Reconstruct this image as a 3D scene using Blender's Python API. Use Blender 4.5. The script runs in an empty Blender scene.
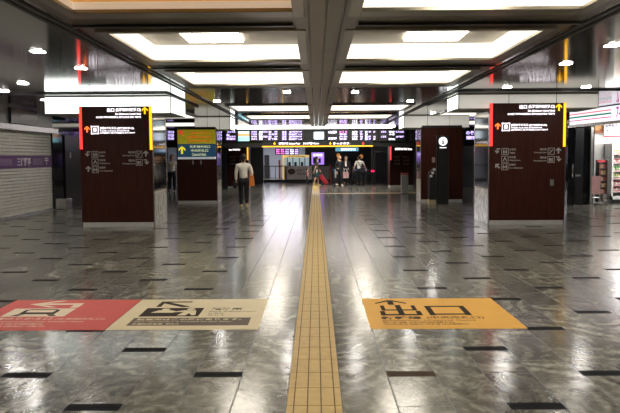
import bpy, bmesh, math, random
from mathutils import Vector, Matrix, Euler
random.seed(7)
SC = bpy.context.scene
COL = SC.collection
PI = math.pi
R = math.radians

# ------------------------------------------------------------------ camera
F_PX, H = 710.0, 1.5
rot = (Matrix.Rotation(R(0.5), 3, 'Z') @ Matrix.Rotation(R(90 - 3.91), 3, 'X') @ Matrix.Rotation(R(-0.35), 3, 'Z'))
cam = bpy.data.cameras.new('camera'); camo = bpy.data.objects.new('camera', cam); COL.objects.link(camo)
cam.sensor_width = 36; cam.lens = 36 * F_PX / 620; cam.clip_end = 200; cam.clip_start = 0.05
camo.matrix_world = Matrix.Translation((0, 0, H)) @ rot.to_4x4()
SC.camera = camo

def ray(px, py): return rot @ Vector((px - 310, 206.5 - py, -F_PX))
def P(px, py, Y):                      # the point at depth Y seen at a pixel
    d = ray(px, py); t = Y / d.y
    return Vector((d.x * t, Y, H + d.z * t))
def FL(px, py):                        # the floor point seen at a pixel
    d = ray(px, py); t = -H / d.z
    return Vector((d.x * t, d.y * t, 0))
def rect(x0, y0, x1, y1, Y):           # pixel box -> X0, X1, Z0, Z1 on the plane Y
    a = P(x0, (y0 + y1) / 2, Y); b = P(x1, (y0 + y1) / 2, Y)
    c = P((x0 + x1) / 2, y0, Y); d = P((x0 + x1) / 2, y1, Y)
    return a.x, b.x, d.z, c.z

# ------------------------------------------------------------------ materials
MATS = {}
def mat(name, col, rough=0.5, metal=0.0, emit=None, es=1.0, var=0.08, scale=6.0, alpha=None, trans=0.0, bump=0.0, spec=None, coat=0.0):
    if name in MATS: return MATS[name]
    m = bpy.data.materials.new(name); m.use_nodes = True
    nt = m.node_tree; b = nt.nodes['Principled BSDF']
    col = tuple(col) + (1,)
    b.inputs['Roughness'].default_value = rough; b.inputs['Metallic'].default_value = metal
    tc = nt.nodes.new('ShaderNodeTexCoord'); nz = nt.nodes.new('ShaderNodeTexNoise')
    nz.inputs['Scale'].default_value = scale; nz.inputs['Detail'].default_value = 4
    nt.links.new(tc.outputs['Object'], nz.inputs['Vector'])
    rp = nt.nodes.new('ShaderNodeValToRGB')
    rp.color_ramp.elements[0].position = .3; rp.color_ramp.elements[1].position = .7
    rp.color_ramp.elements[0].color = tuple(c * (1 - var) for c in col[:3]) + (1,)
    rp.color_ramp.elements[1].color = tuple(min(1, c * (1 + var)) for c in col[:3]) + (1,)
    nt.links.new(nz.outputs['Fac'], rp.inputs['Fac']); nt.links.new(rp.outputs['Color'], b.inputs['Base Color'])
    if emit is not None:
        b.inputs['Emission Color'].default_value = tuple(emit) + (1,); b.inputs['Emission Strength'].default_value = es
    if trans: b.inputs['Transmission Weight'].default_value = trans
    if alpha is not None: b.inputs['Alpha'].default_value = alpha
    if spec is not None: b.inputs['Specular IOR Level'].default_value = spec
    if coat: b.inputs['Coat Weight'].default_value = coat; b.inputs['Coat Roughness'].default_value = .05
    if bump:
        bp = nt.nodes.new('ShaderNodeBump'); bp.inputs['Strength'].default_value = bump
        nt.links.new(nz.outputs['Fac'], bp.inputs['Height']); nt.links.new(bp.outputs['Normal'], b.inputs['Normal'])
    MATS[name] = m
    return m
def glow(name, col, s): return mat(name, col, .5, 0, col, s, var=0)

class N:                                # tiny node helper for math chains
    def __init__(s, nt): s.nt = nt
    def m(s, op, a, b=None, c=None):
        n = s.nt.nodes.new('ShaderNodeMath'); n.operation = op
        for i, v in enumerate((a, b, c)):
            if v is None: continue
            if isinstance(v, (int, float)): n.inputs[i].default_value = v
            else: s.nt.links.new(v, n.inputs[i])
        return n.outputs[0]
    def mix(s, f, a, b):
        n = s.nt.nodes.new('ShaderNodeMix'); n.data_type = 'RGBA'
        for sock, v in ((n.inputs[0], f), (n.inputs[6], a), (n.inputs[7], b)):
            if isinstance(v, (int, float)): sock.default_value = v
            elif isinstance(v, tuple): sock.default_value = v + (1,)
            else: s.nt.links.new(v, sock)
        return n.outputs[2]

def floor_material():
    m = bpy.data.materials.new('polished_marble_floor'); m.use_nodes = True
    nt = m.node_tree; b = nt.nodes['Principled BSDF']; n = N(nt)
    geo = nt.nodes.new('ShaderNodeNewGeometry'); sp = nt.nodes.new('ShaderNodeSeparateXYZ')
    nt.links.new(geo.outputs['Position'], sp.inputs[0])
    x, y = sp.outputs[0], sp.outputs[1]
    u = n.m('DIVIDE', n.m('ADD', x, 0.018 + .1675), .335)
    col = n.m('FLOOR', u); fu = n.m('FRACT', u)
    odd = n.m('FLOORED_MODULO', col, 2.0)
    v = n.m('ADD', n.m('DIVIDE', n.m('SUBTRACT', y, 4.2), .647), n.m('MULTIPLY', odd, .5))
    row = n.m('FLOOR', v); fv = n.m('FRACT', v)
    du = n.m('MULTIPLY', n.m('MINIMUM', fu, n.m('SUBTRACT', 1.0, fu)), .335)
    dv = n.m('MULTIPLY', n.m('MINIMUM', fv, n.m('SUBTRACT', 1.0, fv)), .647)
    joint = n.m('LESS_THAN', n.m('MINIMUM', du, dv), .0045)
    # black inserts on every second joint of the even columns
    mrow = n.m('ROUND', v); nn = n.m('MULTIPLY', col, .5)
    par = n.m('LESS_THAN', n.m('FLOORED_MODULO', n.m('ADD', nn, mrow), 2.0), .25)
    ins = n.m('MULTIPLY', n.m('MULTIPLY', par, n.m('LESS_THAN', odd, .5)), n.m('LESS_THAN', dv, .062))
    far1 = n.m('MULTIPLY', n.m('LESS_THAN', n.m('ABSOLUTE', nn), 1.1), n.m('GREATER_THAN', y, 5.3))
    ins = n.m('MULTIPLY', ins, n.m('SUBTRACT', 1.0, far1))
    # tile id -> random
    cb = nt.nodes.new('ShaderNodeCombineXYZ'); nt.links.new(col, cb.inputs[0]); nt.links.new(row, cb.inputs[1])
    wn = nt.nodes.new('ShaderNodeTexWhiteNoise'); wn.noise_dimensions = '3D'; nt.links.new(cb.outputs[0], wn.inputs['Vector'])
    rnd = wn.outputs['Value']
    cv = nt.nodes.new('ShaderNodeCombineXYZ')
    nt.links.new(n.m('ADD', x, n.m('MULTIPLY', rnd, 37.0)), cv.inputs[0])
    nt.links.new(n.m('ADD', n.m('MULTIPLY', y, .75), n.m('MULTIPLY', rnd, 91.0)), cv.inputs[1])
    nt.links.new(rnd, cv.inputs[2])
    rt = nt.nodes.new('ShaderNodeVectorRotate'); rt.rotation_type = 'Z_AXIS'
    nt.links.new(cv.outputs[0], rt.inputs['Vector']); nt.links.new(n.m('MULTIPLY', rnd, 6.28), rt.inputs['Angle'])
    wv = nt.nodes.new('ShaderNodeTexWave'); wv.wave_type = 'BANDS'
    wv.inputs['Scale'].default_value = 1.6; wv.inputs['Distortion'].default_value = 16
    wv.inputs['Detail'].default_value = 5; wv.inputs['Detail Scale'].default_value = .9; wv.inputs['Detail Roughness'].default_value = .62
    nt.links.new(rt.outputs[0], wv.inputs['Vector'])
    nz = nt.nodes.new('ShaderNodeTexNoise'); nz.inputs['Scale'].default_value = 4.5; nz.inputs['Detail'].default_value = 10; nz.inputs['Roughness'].default_value = .62
    nz.inputs['Distortion'].default_value = 3.2
    nt.links.new(cv.outputs[0], nz.inputs['Vector'])
    f = n.m('ADD', n.m('MULTIPLY', wv.outputs['Fac'], .22), n.m('MULTIPLY', nz.outputs['Fac'], .78))
    rp = nt.nodes.new('ShaderNodeValToRGB'); e = rp.color_ramp.elements
    e[0].position = .3; e[0].color = (.06, .057, .045, 1); e[1].position = .74; e[1].color = (.27, .26, .215, 1)
    k = e.new(.5); k.color = (.125, .119, .094, 1)
    nt.links.new(f, rp.inputs['Fac'])
    bright = n.m('ADD', .65, n.m('MULTIPLY', wn.outputs['Value'], .75))
    vm = nt.nodes.new('ShaderNodeVectorMath'); vm.operation = 'SCALE'
    nt.links.new(rp.outputs['Color'], vm.inputs[0]); nt.links.new(bright, vm.inputs['Scale'])
    c = n.mix(joint, vm.outputs[0], (.03, .03, .026))
    pl = n.m('LESS_THAN', n.m('ABSOLUTE', n.m('SUBTRACT', nn, 1.0)), .1)
    c = n.mix(ins, c, n.mix(pl, (.008, .008, .009), (.06, .04, .028)))
    nt.links.new(c, b.inputs['Base Color'])
    rg = n.m('ADD', FLOOR_ROUGH, n.m('MULTIPLY', nz.outputs['Fac'], .0))
    nt.links.new(n.m('ADD', n.m('ADD', rg, n.m('MULTIPLY', joint, .3)), n.m('MULTIPLY', ins, .45)), b.inputs['Roughness'])
    nt.links.new(n.m('SUBTRACT', .36, n.m('MULTIPLY', ins, .34)), b.inputs['Specular IOR Level'])
    return m
FLOOR_ROUGH = .17

def panel_ceiling_material():
    m = bpy.data.materials.new('glossy_ceiling_panels'); m.use_nodes = True
    nt = m.node_tree; b = nt.nodes['Principled BSDF']; n = N(nt)
    geo = nt.nodes.new('ShaderNodeNewGeometry'); sp = nt.nodes.new('ShaderNodeSeparateXYZ')
    nt.links.new(geo.outputs['Position'], sp.inputs[0])
    fy = n.m('FRACT', n.m('DIVIDE', n.m('SUBTRACT', sp.outputs[1], 7.5), 3.3))
    fx = n.m('FRACT', n.m('DIVIDE', n.m('SUBTRACT', sp.outputs[0], .11), 2.7))
    j = n.m('MAXIMUM', n.m('LESS_THAN', fy, .006), n.m('LESS_THAN', fx, .004))
    c = n.mix(j, (.20, .195, .185), (.02, .02, .02))
    nt.links.new(c, b.inputs['Base Color'])
    b.inputs['Metallic'].default_value = .6; b.inputs['Roughness'].default_value = .10
    return m

def wood_material():
    m = bpy.data.materials.new('dark_brown_wood'); m.use_nodes = True
    nt = m.node_tree; b = nt.nodes['Principled BSDF']
    tc = nt.nodes.new('ShaderNodeNewGeometry'); mp = nt.nodes.new('ShaderNodeMapping'); mp.inputs['Scale'].default_value = (22, 22, 1.0)
    nz = nt.nodes.new('ShaderNodeTexNoise'); nz.inputs['Scale'].default_value = 1.5; nz.inputs['Detail'].default_value = 5
    nt.links.new(tc.outputs['Position'], mp.inputs[0]); nt.links.new(mp.outputs[0], nz.inputs['Vector'])
    rp = nt.nodes.new('ShaderNodeValToRGB'); e = rp.color_ramp.elements
    e[0].position = .3; e[0].color = (.030, .0078, .005, 1); e[1].position = .7; e[1].color = (.054, .0155, .010, 1)
    nt.links.new(nz.outputs['Fac'], rp.inputs['Fac']); nt.links.new(rp.outputs['Color'], b.inputs['Base Color'])
    b.inputs['Roughness'].default_value = .35; b.inputs['Specular IOR Level'].default_value = .15
    return m

WOOD = wood_material()
CEIL = panel_ceiling_material()
FLOORM = floor_material()
BRONZE = mat('bronze_grey_metal', (.17, .15, .12), .36, .6, scale=2)
FRAME = mat('brushed_frame_metal', (.30, .27, .21), .32, .75, scale=2)
BLACK = mat('matte_black', (.008, .008, .009), .5)
BLACKG = mat('gloss_black', (.006, .006, .008), .07)
DARKM = mat('charcoal_metal', (.03, .03, .033), .28, .4)
STEEL = mat('brushed_steel', (.55, .54, .52), .25, .9)
WHITE = mat('white_paint', (.75, .75, .73), .5)
CREAM = mat('cream_panel', (.50, .49, .44), .45)
MARBLE = mat('pale_marble', (.48, .46, .41), .12, scale=9, var=.35)
COFW = glow('coffer_wall_glow', (1.0, .93, .80), .78)  # walls washed by a hidden cove strip, that light put in as their own glow
COFW_DIM = glow('dim_coffer_wall_glow', (1.0, .93, .8), .13)
COFT = mat('coffer_top_white', (.34, .31, .26), .5)
COFT_AMB = mat('coffer_top_amber_glow', (.62, .36, .12), .5, emit=(.8, .36, .06), es=.22)  # amber light falling on the panel, put in as its own glow
LAMP = glow('lamp_panel', (1.0, .92, .78), 11)
SPOT = glow('downlight_lens', (1.0, .96, .9), 110)
FASC_DIM = glow('dim_fascia_light', (1.0, .97, .88), .17)
KICK = mat('kick_plate_metal', (.5, .49, .46), .42, .25)
FASC = glow('fascia_light', (.93, 1.0, .95), 1.9)
REDL = glow('red_light', (1.0, .04, .03), .9)
YELL = glow('yellow_light', (1.0, .50, .01), .8)
TXTL = glow('lit_lettering', (1.0, .93, .98), 1.1)
TXTD = mat('grey_lettering', (.42, .38, .35), .5)
ORL = glow('lit_orange_red', (1.0, .13, .02), 1.3)
GLASS = mat('clear_glass', (.9, .95, .95), .02, trans=1.0, var=0)

# ------------------------------------------------------------------ mesh helpers
class MB:
    def __init__(s): s.bm = bmesh.new()
    def quad(s, *vs):
        s.bm.faces.new([s.bm.verts.new(v) for v in vs]); return s
    def box(s, x0, x1, y0, y1, z0, z1, bev=0):
        x0, x1 = min(x0, x1), max(x0, x1); y0, y1 = min(y0, y1), max(y0, y1); z0, z1 = min(z0, z1), max(z0, z1)
        r = bmesh.ops.create_cube(s.bm, size=1)
        for v in r['verts']:
            v.co = Vector(((x0 + x1) / 2 + v.co.x * (x1 - x0), (y0 + y1) / 2 + v.co.y * (y1 - y0), (z0 + z1) / 2 + v.co.z * (z1 - z0)))
        if bev:
            es = list({e for v in r['verts'] for e in v.link_edges})
            bmesh.ops.bevel(s.bm, geom=es, offset=bev, segments=2, affect='EDGES', profile=.5)
        return s
    def prism(s, pts, y0, y1):          # outline in X, Z pushed through Y
        a = [s.bm.verts.new((p[0], y0, p[1])) for p in pts]; b = [s.bm.verts.new((p[0], y1, p[1])) for p in pts]
        s.bm.faces.new(a); s.bm.faces.new(b[::-1])
        for i in range(len(pts)):
            j = (i + 1) % len(pts); s.bm.faces.new((a[j], a[i], b[i], b[j]))
        bmesh.ops.recalc_face_normals(s.bm, faces=s.bm.faces); return s
    def slab(s, pts, z0, z1):           # outline in X, Y pushed through Z
        a = [s.bm.verts.new((p[0], p[1], z0)) for p in pts]; b = [s.bm.verts.new((p[0], p[1], z1)) for p in pts]
        s.bm.faces.new(a); s.bm.faces.new(b[::-1])
        for i in range(len(pts)):
            j = (i + 1) % len(pts); s.bm.faces.new((a[j], a[i], b[i], b[j]))
        bmesh.ops.recalc_face_normals(s.bm, faces=s.bm.faces); return s
    def tube(s, a, b, r0, r1=None, seg=10):
        a, b = Vector(a), Vector(b); r1 = r0 if r1 is None else r1
        r = bmesh.ops.create_cone(s.bm, cap_ends=True, segments=seg, radius1=r0, radius2=r1, depth=(b - a).length)
        M = Matrix.Translation((a + b) / 2) @ (b - a).to_track_quat('Z', 'Y').to_matrix().to_4x4()
        bmesh.ops.transform(s.bm, matrix=M, verts=r['verts']); return s
    def path(s, pts, r, seg=8):
        for i in range(len(pts) - 1): s.tube(pts[i], pts[i + 1], r, seg=seg)
        return s
    def ball(s, c, rx, ry=None, rz=None, seg=14, mat4=None):
        r = bmesh.ops.create_uvsphere(s.bm, u_segments=seg, v_segments=seg - 4, radius=1)
        ry = ry or rx; rz = rz or rx
        for v in r['verts']: v.co = Vector((v.co.x * rx, v.co.y * ry, v.co.z * rz)) + Vector(c)
        return s
    def lathe(s, prof, seg=16, c=(0, 0)):
        rings = []
        for r, z in prof:
            rings.append([s.bm.verts.new((c[0] + r * math.cos(2 * PI * k / seg), c[1] + r * math.sin(2 * PI * k / seg), z)) for k in range(seg)])
        for i in range(len(rings) - 1):
            for k in range(seg):
                l = (k + 1) % seg; s.bm.faces.new((rings[i][k], rings[i][l], rings[i + 1][l], rings[i + 1][k]))
        s.bm.faces.new(rings[0][::-1]); s.bm.faces.new(rings[-1]); return s
    def add_mesh(s, me): s.bm.from_mesh(me); return s
    def build(s, name, m, parent=None, smooth=False):
        me = bpy.data.meshes.new(name); s.bm.to_mesh(me); s.bm.free()
        me.materials.append(m)
        if smooth:
            for p in me.polygons: p.use_smooth = True
        o = bpy.data.objects.new(name, me); COL.objects.link(o)
        if parent is not None:
            off = Vector((0, 0, 0)); q = parent
            while q is not None: off += q.location; q = q.parent
            me.transform(Matrix.Translation(-off)); o.parent = parent
        return o

def tag(o, label, cat, group=None):
    o['label'] = label; o['category'] = cat
    if group: o['group'] = group
    return o
def thing(name, loc, label, cat, group=None):
    o = bpy.data.objects.new(name, None); COL.objects.link(o); o.location = loc; o.empty_display_size = .1
    return tag(o, label, cat, group)
def struct(mb, name, m):
    o = mb.build(name, m); o['kind'] = 'structure'; return o
def copy_thing(r, loc, label, group=None):
    c = r.copy(); COL.objects.link(c); c.location = loc; c['label'] = label
    if group: c['group'] = group
    for ch in r.children:
        d = ch.copy(); COL.objects.link(d); d.parent = c
        for g in ch.children:
            e = g.copy(); COL.objects.link(e); e.parent = d
    return c

def mesh_of(ob):
    COL.objects.link(ob); bpy.context.view_layer.update()
    dg = bpy.context.evaluated_depsgraph_get()
    me = bpy.data.meshes.new_from_object(ob.evaluated_get(dg))
    d = ob.data; bpy.data.objects.remove(ob)
    return me
def text_mesh(body, bold=0.0, ext=.0):
    cu = bpy.data.curves.new('t', 'FONT'); cu.body = body; cu.resolution_u = 2; cu.offset = bold; cu.extrude = ext
    ob = bpy.data.objects.new('t', cu)
    me = mesh_of(ob); bpy.data.curves.remove(cu); return me
def fit(me, w0, w1, h0, h1):
    xs = [v.co.x for v in me.vertices]; ys = [v.co.y for v in me.vertices]
    if not xs: return me
    ax, bx, ay, by = min(xs), max(xs), min(ys), max(ys)
    for v in me.vertices:
        v.co.x = w0 + (v.co.x - ax) / max(bx - ax, 1e-6) * (w1 - w0)
        v.co.y = h0 + (v.co.y - ay) / max(by - ay, 1e-6) * (h1 - h0)
    return me
def wall_text(mb, body, x0, x1, z0, z1, Y, bold=.02):      # text standing in the plane Y, read from -Y
    me = fit(text_mesh(body, bold), x0, x1, z0, z1)
    for v in me.vertices: v.co = Vector((v.co.x, Y, v.co.y))
    mb.add_mesh(me); bpy.data.meshes.remove(me); return mb
def floor_text(mb, body, x0, x1, y0, y1, z, bold=.02):
    me = fit(text_mesh(body, bold), x0, x1, y0, y1)
    for v in me.vertices: v.co = Vector((v.co.x, v.co.y, z))
    mb.add_mesh(me); bpy.data.meshes.remove(me); return mb
def arrow_pts(cx, cy, s, ang, t=.2):
    # arrow with open chevron head, ang = direction in degrees (90 = up)
    base = [(-.12*1, -.5), (.12, -.5), (.12, .16), (.42, -.12), (.42, .16), (0, .5), (-.42, .16), (-.42, -.12), (-.12, .16)]
    a = R(ang - 90)
    return [(cx + s * (x * math.cos(a) - y * math.sin(a)), cy + s * (x * math.sin(a) + y * math.cos(a))) for x, y in base]

# ------------------------------------------------------------------ floor and shell
ZC = 2.89
struct(MB().quad((-7.85, -8, 0), (14, -8, 0), (14, 58, 0), (-7.85, 58, 0)), 'floor', FLOORM)

# ceiling with the coffer openings cut out
XC = .11
ROWS = [(-5.4, -3.2), (-2.1, .1), (1.2, 3.4), (4.5, 6.7), (7.8, 10.1), (11.3, 13.35), (18.6, 21.0), (22.8, 25.2)]
HOLES = [(XC - 2.36, XC - .32, a, b) for a, b in ROWS] + [(XC + .32, XC + 2.36, a, b) for a, b in ROWS]
HOLES += [(-6.9, -4.0, 21.5, 24.5), (-6.9, -4.0, 27.0, 30.5), (4.0, 6.9, 21.5, 24.5), (4.0, 6.9, 27.0, 30.5)]
xs = sorted({-7.85, 14} | {v for h in HOLES for v in h[:2]} | {XC - 2.62, XC + 2.62}); ys = sorted({-8, 14.2, 34, 58} | {v for h in HOLES for v in h[2:]})
mb, mm = MB(), MB()
for i in range(len(xs) - 1):
    for j in range(len(ys) - 1):
        cx, cy = (xs[i] + xs[i + 1]) / 2, (ys[j] + ys[j + 1]) / 2
        if any(h[0] < cx < h[1] and h[2] < cy < h[3] for h in HOLES): continue
        t = mm if (abs(cx - XC) < 2.62 and cy < 14.2) else mb
        t.quad((xs[i], ys[j], ZC), (xs[i], ys[j + 1], ZC), (xs[i + 1], ys[j + 1], ZC), (xs[i + 1], ys[j], ZC))
struct(mb, 'ceiling', CEIL)
struct(mm, 'ceiling_center', BRONZE)
struct(MB().box(-8.2, 14.3, -8.3, 58.3, 3.25, 3.3), 'light_block_slab', BLACK)  # unseen slab added above the ceiling to keep world light out
# centre spine: four long metal strips with open joints, and cross strips between the coffer rows
for k, (a, b) in enumerate(((-.205, -.068), (-.052, .095), (.112, .262), (.278, .425))):
    struct(MB().box(a, b, -8, 33.0, ZC - .022, ZC - .002, .004), 'trim_%d' % (k + 1), BRONZE)
n = 5
for (a, b), (c, d) in zip(ROWS[:5], ROWS[1:6]):
    yc = (b + c) / 2 + .18
    for s in (-1, 1):
        x0, x1 = (XC - 2.62, XC - .34) if s < 0 else (XC + .34, XC + 2.62)
        struct(MB().box(x0, x1, yc, yc + .05, ZC - .03, ZC - .004), 'trim_%d' % n, DARKM); n += 1
for x in (-2.72, -2.62, 2.80, 2.90):
    struct(MB().box(x, x + .045, -8, 30, ZC - .012, ZC - .001), 'trim_%d' % n, BLACK); n += 1
# thin dark rail under the ceiling just before the pillars
for s in (-1, 1):
    xi = -3.15 if s < 0 else 2.95
    struct(MB().box(xi, s * 6.9, 14.95, 14.99, ZC - .035, ZC - .002), 'trim_%d' % n, BLACK); n += 1
    struct(MB().box(xi, xi + .04, 14.95, 19.0, ZC - .035, ZC - .002), 'trim_%d' % n, BLACK); n += 1

# recessed lights
def coffer(x0, x1, y0, y1, side, label, group, lit=True, amber=False, d=.20, lamp=True):
    t = thing('coffer_light', ((x0 + x1) / 2, (y0 + y1) / 2, ZC), label, 'ceiling light', group)
    w = COFW if lit else COFW_DIM
    z1 = ZC + d
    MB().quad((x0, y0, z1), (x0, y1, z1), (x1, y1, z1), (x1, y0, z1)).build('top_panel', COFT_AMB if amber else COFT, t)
    MB().quad((x0, y1, ZC), (x1, y1, ZC), (x1, y1, z1), (x0, y1, z1)).build('glow_wall', w, t)
    xo = x0 if side < 0 else x1; xi = x1 if side < 0 else x0
    MB().quad((xo, y0, ZC), (xo, y1, ZC), (xo, y1, z1), (xo, y0, z1)).build('side_glow_wall', w, t)
    MB().quad((xi, y0, ZC), (xi, y1, ZC), (xi, y1, z1), (xi, y0, z1)).quad((x0, y0, ZC), (x1, y0, ZC), (x1, y0, z1), (x0, y0, z1)).build('inner_wall', COFT, t)
    f = MB(); e = .11; zz = ZC - .035
    for a in ((x0, x1, y1, y1 + e * 2.4), (x0, x1, y0 - e, y0)): f.box(a[0], a[1], a[2], a[3], zz, ZC + .01, .008)
    for a in ((x0 - e, x0), (x1, x1 + e)): f.box(a[0], a[1], y0 - e, y1 + e * 2.4, zz, ZC + .01, .008)
    f.build('frame', FRAME if y0 < 14 else DARKM, t)
    if lamp:
        cx = (XC - 1.44) if side < 0 else (XC + 1.44)
        MB().box(cx - .36, cx + .36, y1 - 1.1, y1 - .42, z1 - .03, z1 - .002).build('lamp_panel', LAMP, t)
names = {3: 'first row, cut by the photo top', 4: 'second row in view', 5: 'third row, a narrow bright band',
         6: 'fourth row, past the dark cross band', 7: 'fifth row, nearest the departure boards', 2: 'above the camera, out of view', 1: 'behind the camera', 0: 'well behind the camera'}
for i, (a, b) in enumerate(ROWS):
    for s in (-1, 1):
        x0, x1 = (XC - 2.36, XC - .32) if s < 0 else (XC + .32, XC + 2.36)
        lab = ('left' if s < 0 else 'right') + ' recessed ceiling light, ' + names[i]
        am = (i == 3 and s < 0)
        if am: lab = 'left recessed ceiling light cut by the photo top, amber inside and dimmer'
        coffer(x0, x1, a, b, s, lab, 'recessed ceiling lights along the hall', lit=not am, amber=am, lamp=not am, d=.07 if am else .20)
for s in (-1, 1):
    for q, (a, b) in enumerate(((21.5, 24.5), (27.0, 30.5))):
        coffer(s * 4.0 if s > 0 else -6.9, 6.9 if s > 0 else -4.0, a, b, s,
               ('left' if s < 0 else 'right') + ' side aisle ceiling light ' + ('behind the nearest sign pillar' if q == 0 else 'behind the second pillar'),
               'side aisle recessed lights', lamp=False)
# strip light just before the boards
mbx = MB().box(-3.6, 3.5, 31.4, 32.9, ZC - .05, ZC - .004)
tag(mbx.build('strip_light', glow('strip_glow', (1, .95, .85), 2.6)), 'long white strip light across the ceiling in front of the departure boards', 'ceiling light')

def downlight(px, py):
    d = ray(px, py); t = (ZC - H) / d.z; return Vector((d.x * t, d.y * t, ZC))
first = None
DL = [((38, 51), 'small square downlight in the dark ceiling at upper left, nearest one there'), ((81, 68), 'small square downlight above the left sign pillar'),
      ((23, 83), 'small square downlight above the roller shutter'), ((4, 91), 'small square downlight at the left photo edge'),
      ((612, 45), 'small square downlight near the right photo edge, highest one'), ((566, 63), 'small square downlight above the right sign pillar'),
      ((507, 87), 'small square downlight at the left side above the right sign pillar'), ((586, 87), 'small square downlight before the shop fascia'),
      ((287, 92), 'small downlight left of the ceiling spine beyond the third coffer row'), ((355, 92), 'small downlight right of the ceiling spine beyond the third coffer row'),
      ((410, 101), 'small downlight in the dark ceiling near the information pillar'), ((217, 101), 'small downlight in the dark ceiling before the yellow and blue sign'),
      ((433, 113), 'small downlight above the black information totem')]
for (p, lab) in DL:
    w = downlight(*p)
    if first is None:
        t = thing('downlight', w, lab, 'downlight', 'small square downlights in the dark ceiling')
        MB().box(w.x - .10, w.x + .10, w.y - .10, w.y + .10, ZC - .008, ZC + .002).build('trim_ring', STEEL, t)
        MB().box(w.x - .07, w.x + .07, w.y - .07, w.y + .07, ZC - .013, ZC - .007).build('lens', SPOT, t); first = t
    else: copy_thing(first, w, lab)

for i_, (x_, y_) in enumerate([(s_ * 3.6, y_) for s_ in (-1, 1) for y_ in (7.2, 5.4, 3.6)] + [(s_ * 5.6, y_) for s_ in (-1, 1) for y_ in (5.4, 9.0, 10.8)] + [(-6.3, 16.6), (-6.3, 19.2), (6.6, 12.0)]):  # extra downlights added to brighten the hall and the left aisle
    copy_thing(first, (x_, y_, ZC), 'small square fill downlight added above the roller shutter, %s one' % ('nearer' if y_ < 18 else 'farther') if y_ > 16 else 'small square fill downlight added out of view over the %s side of the hall' % ('left' if x_ < 0 else 'right'))
# walls
struct(MB().box(-8.05, -7.85, -8, 14.6, 0, 3.25), 'wall_left_near', CREAM)
struct(MB().box(-8.05, -7.85, 21.2, 58, 0, 3.25), 'wall_left', BLACKG)
struct(MB().box(-8.05, -7.85, 14.6, 21.2, 2.38, 3.25), 'wall_left_lintel', mat('grey_green_panel', (.14, .14, .13), .25))
struct(MB().box(-8.6, -8.5, 14.6, 21.2, 0, 3.25), 'wall_left_shop_back', BLACK)
struct(MB().box(-8.5, 14.3, 58, 58.2, 0, 3.3), 'wall_back', CREAM)
struct(MB().box(-8.2, 14.3, -8.2, -8, 0, 3.3), 'wall_front', CREAM)
struct(MB().box(7.85, 8.65, 22.2, 22.4, 0, 3.25), 'wall_right', BLACKG)
struct(MB().box(7.85, 8.0, 22.4, 58, 0, 3.25), 'wall_right_far', BLACK)
struct(MB().box(8.6, 14, 23.4, 23.6, 0, 3.25), 'wall_shop_back', WHITE)
struct(MB().box(14, 14.2, -8, 24, 0, 3.25), 'wall_shop_right', WHITE)

# roller shutter on the left
SH = 'closed white slatted roller shutter with a purple band on the left wall'
t = thing('roller_shutter', (-7.85, 18, 0), SH, 'shutter')
sl = MB(); zz = 0.0; prof = []
while zz < 2.27:
    prof += [(-7.93, zz), (-7.905, zz + .012), (-7.90, zz + .04), (-7.905, zz + .068), (-7.93, zz + .08)]; zz += .085
prof += [(-7.93, 2.3)]
for i in range(len(prof) - 1):
    (xa, za), (xb, zb) = prof[i], prof[i + 1]
    sl.quad((xa, 14.6, za), (xa, 21.2, za), (xb, 21.2, zb), (xb, 14.6, zb))
sl.build('shutter_curtain', mat('shutter_white', (.66, .64, .58), .35), t)
pb = MB().box(-7.90, -7.885, 14.6, 21.2, 1.28, 1.61).build('purple_band', mat('purple', (.13, .035, .17), .4), t)
lt = MB()
def side_text(mb, body, y0, y1, z0, z1, X):
    me = fit(text_mesh(body, .02), y0, y1, z0, z1)
    for v in me.vertices: v.co = Vector((X, v.co.x, v.co.y))
    mb.add_mesh(me); bpy.data.meshes.remove(me)
side_text(lt, '三好野亭', 18.7, 19.6, 1.33, 1.56, -7.882)
lt.build('white_lettering', mat('band_white', (.8, .78, .8), .5), pb)
lt = MB(); side_text(lt, '〒', 20.6, 20.9, 1.35, 1.55, -7.882); lt.build('white_mark', MATS['band_white'], pb)
for (a, b) in ((16.6, 18.4), (19.75, 20.45)):
    s2 = MB()
    for k in range(6): s2.box(-7.886, -7.882, a, b, 1.36 + k * .03, 1.372 + k * .03)
    s2.build('fine_print', mat('band_lilac', (.42, .33, .47), .5), pb)
MB().box(-7.94, -7.87, 14.6, 21.2, 0, .05).build('bottom_bar', STEEL, t)
MB().box(-7.93, -7.72, 14.6, 21.35, 2.26, 2.42, .01).build('header_beam', STEEL, t)
t = thing('shop_sign', (-7.85, 18.7, 2.5), 'dark sign with faint purple writing above the roller shutter', 'sign')
MB().box(-7.85, -7.78, 18.2, 19.9, 2.44, 2.84, .005).build('board', mat('plum_black', (.02, .012, .02), .2), t)
m2 = MB(); side_text(m2, '御菓子処', 18.4, 19.7, 2.52, 2.76, -7.775); m2.build('lettering', mat('dull_plum', (.14, .10, .14), .5), t)
# dark door on the left wall
t = thing('door_leaf', (-7.85, 22.9, 0), 'dark grey service door on the left wall behind the sign pillar', 'door')
MB().box(-7.84, -7.80, 22.1, 23.6, 0, 2.25, .01).build('panel', DARKM, t)
MB().path([(-7.80, 23.45, .95), (-7.74, 23.45, .95), (-7.74, 23.33, .95)], .012).build('handle', STEEL, t)
MB().box(-7.80, -7.795, 22.5, 22.6, 1.55, 1.72).build('notice', WHITE, t)
tag(MB().box(-7.85, -7.5, 21.25, 21.75, 0, .32, .02).build('umbrella_box', STEEL), 'low pale metal box at the foot of the dark wall beside the shutter', 'box')

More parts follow.
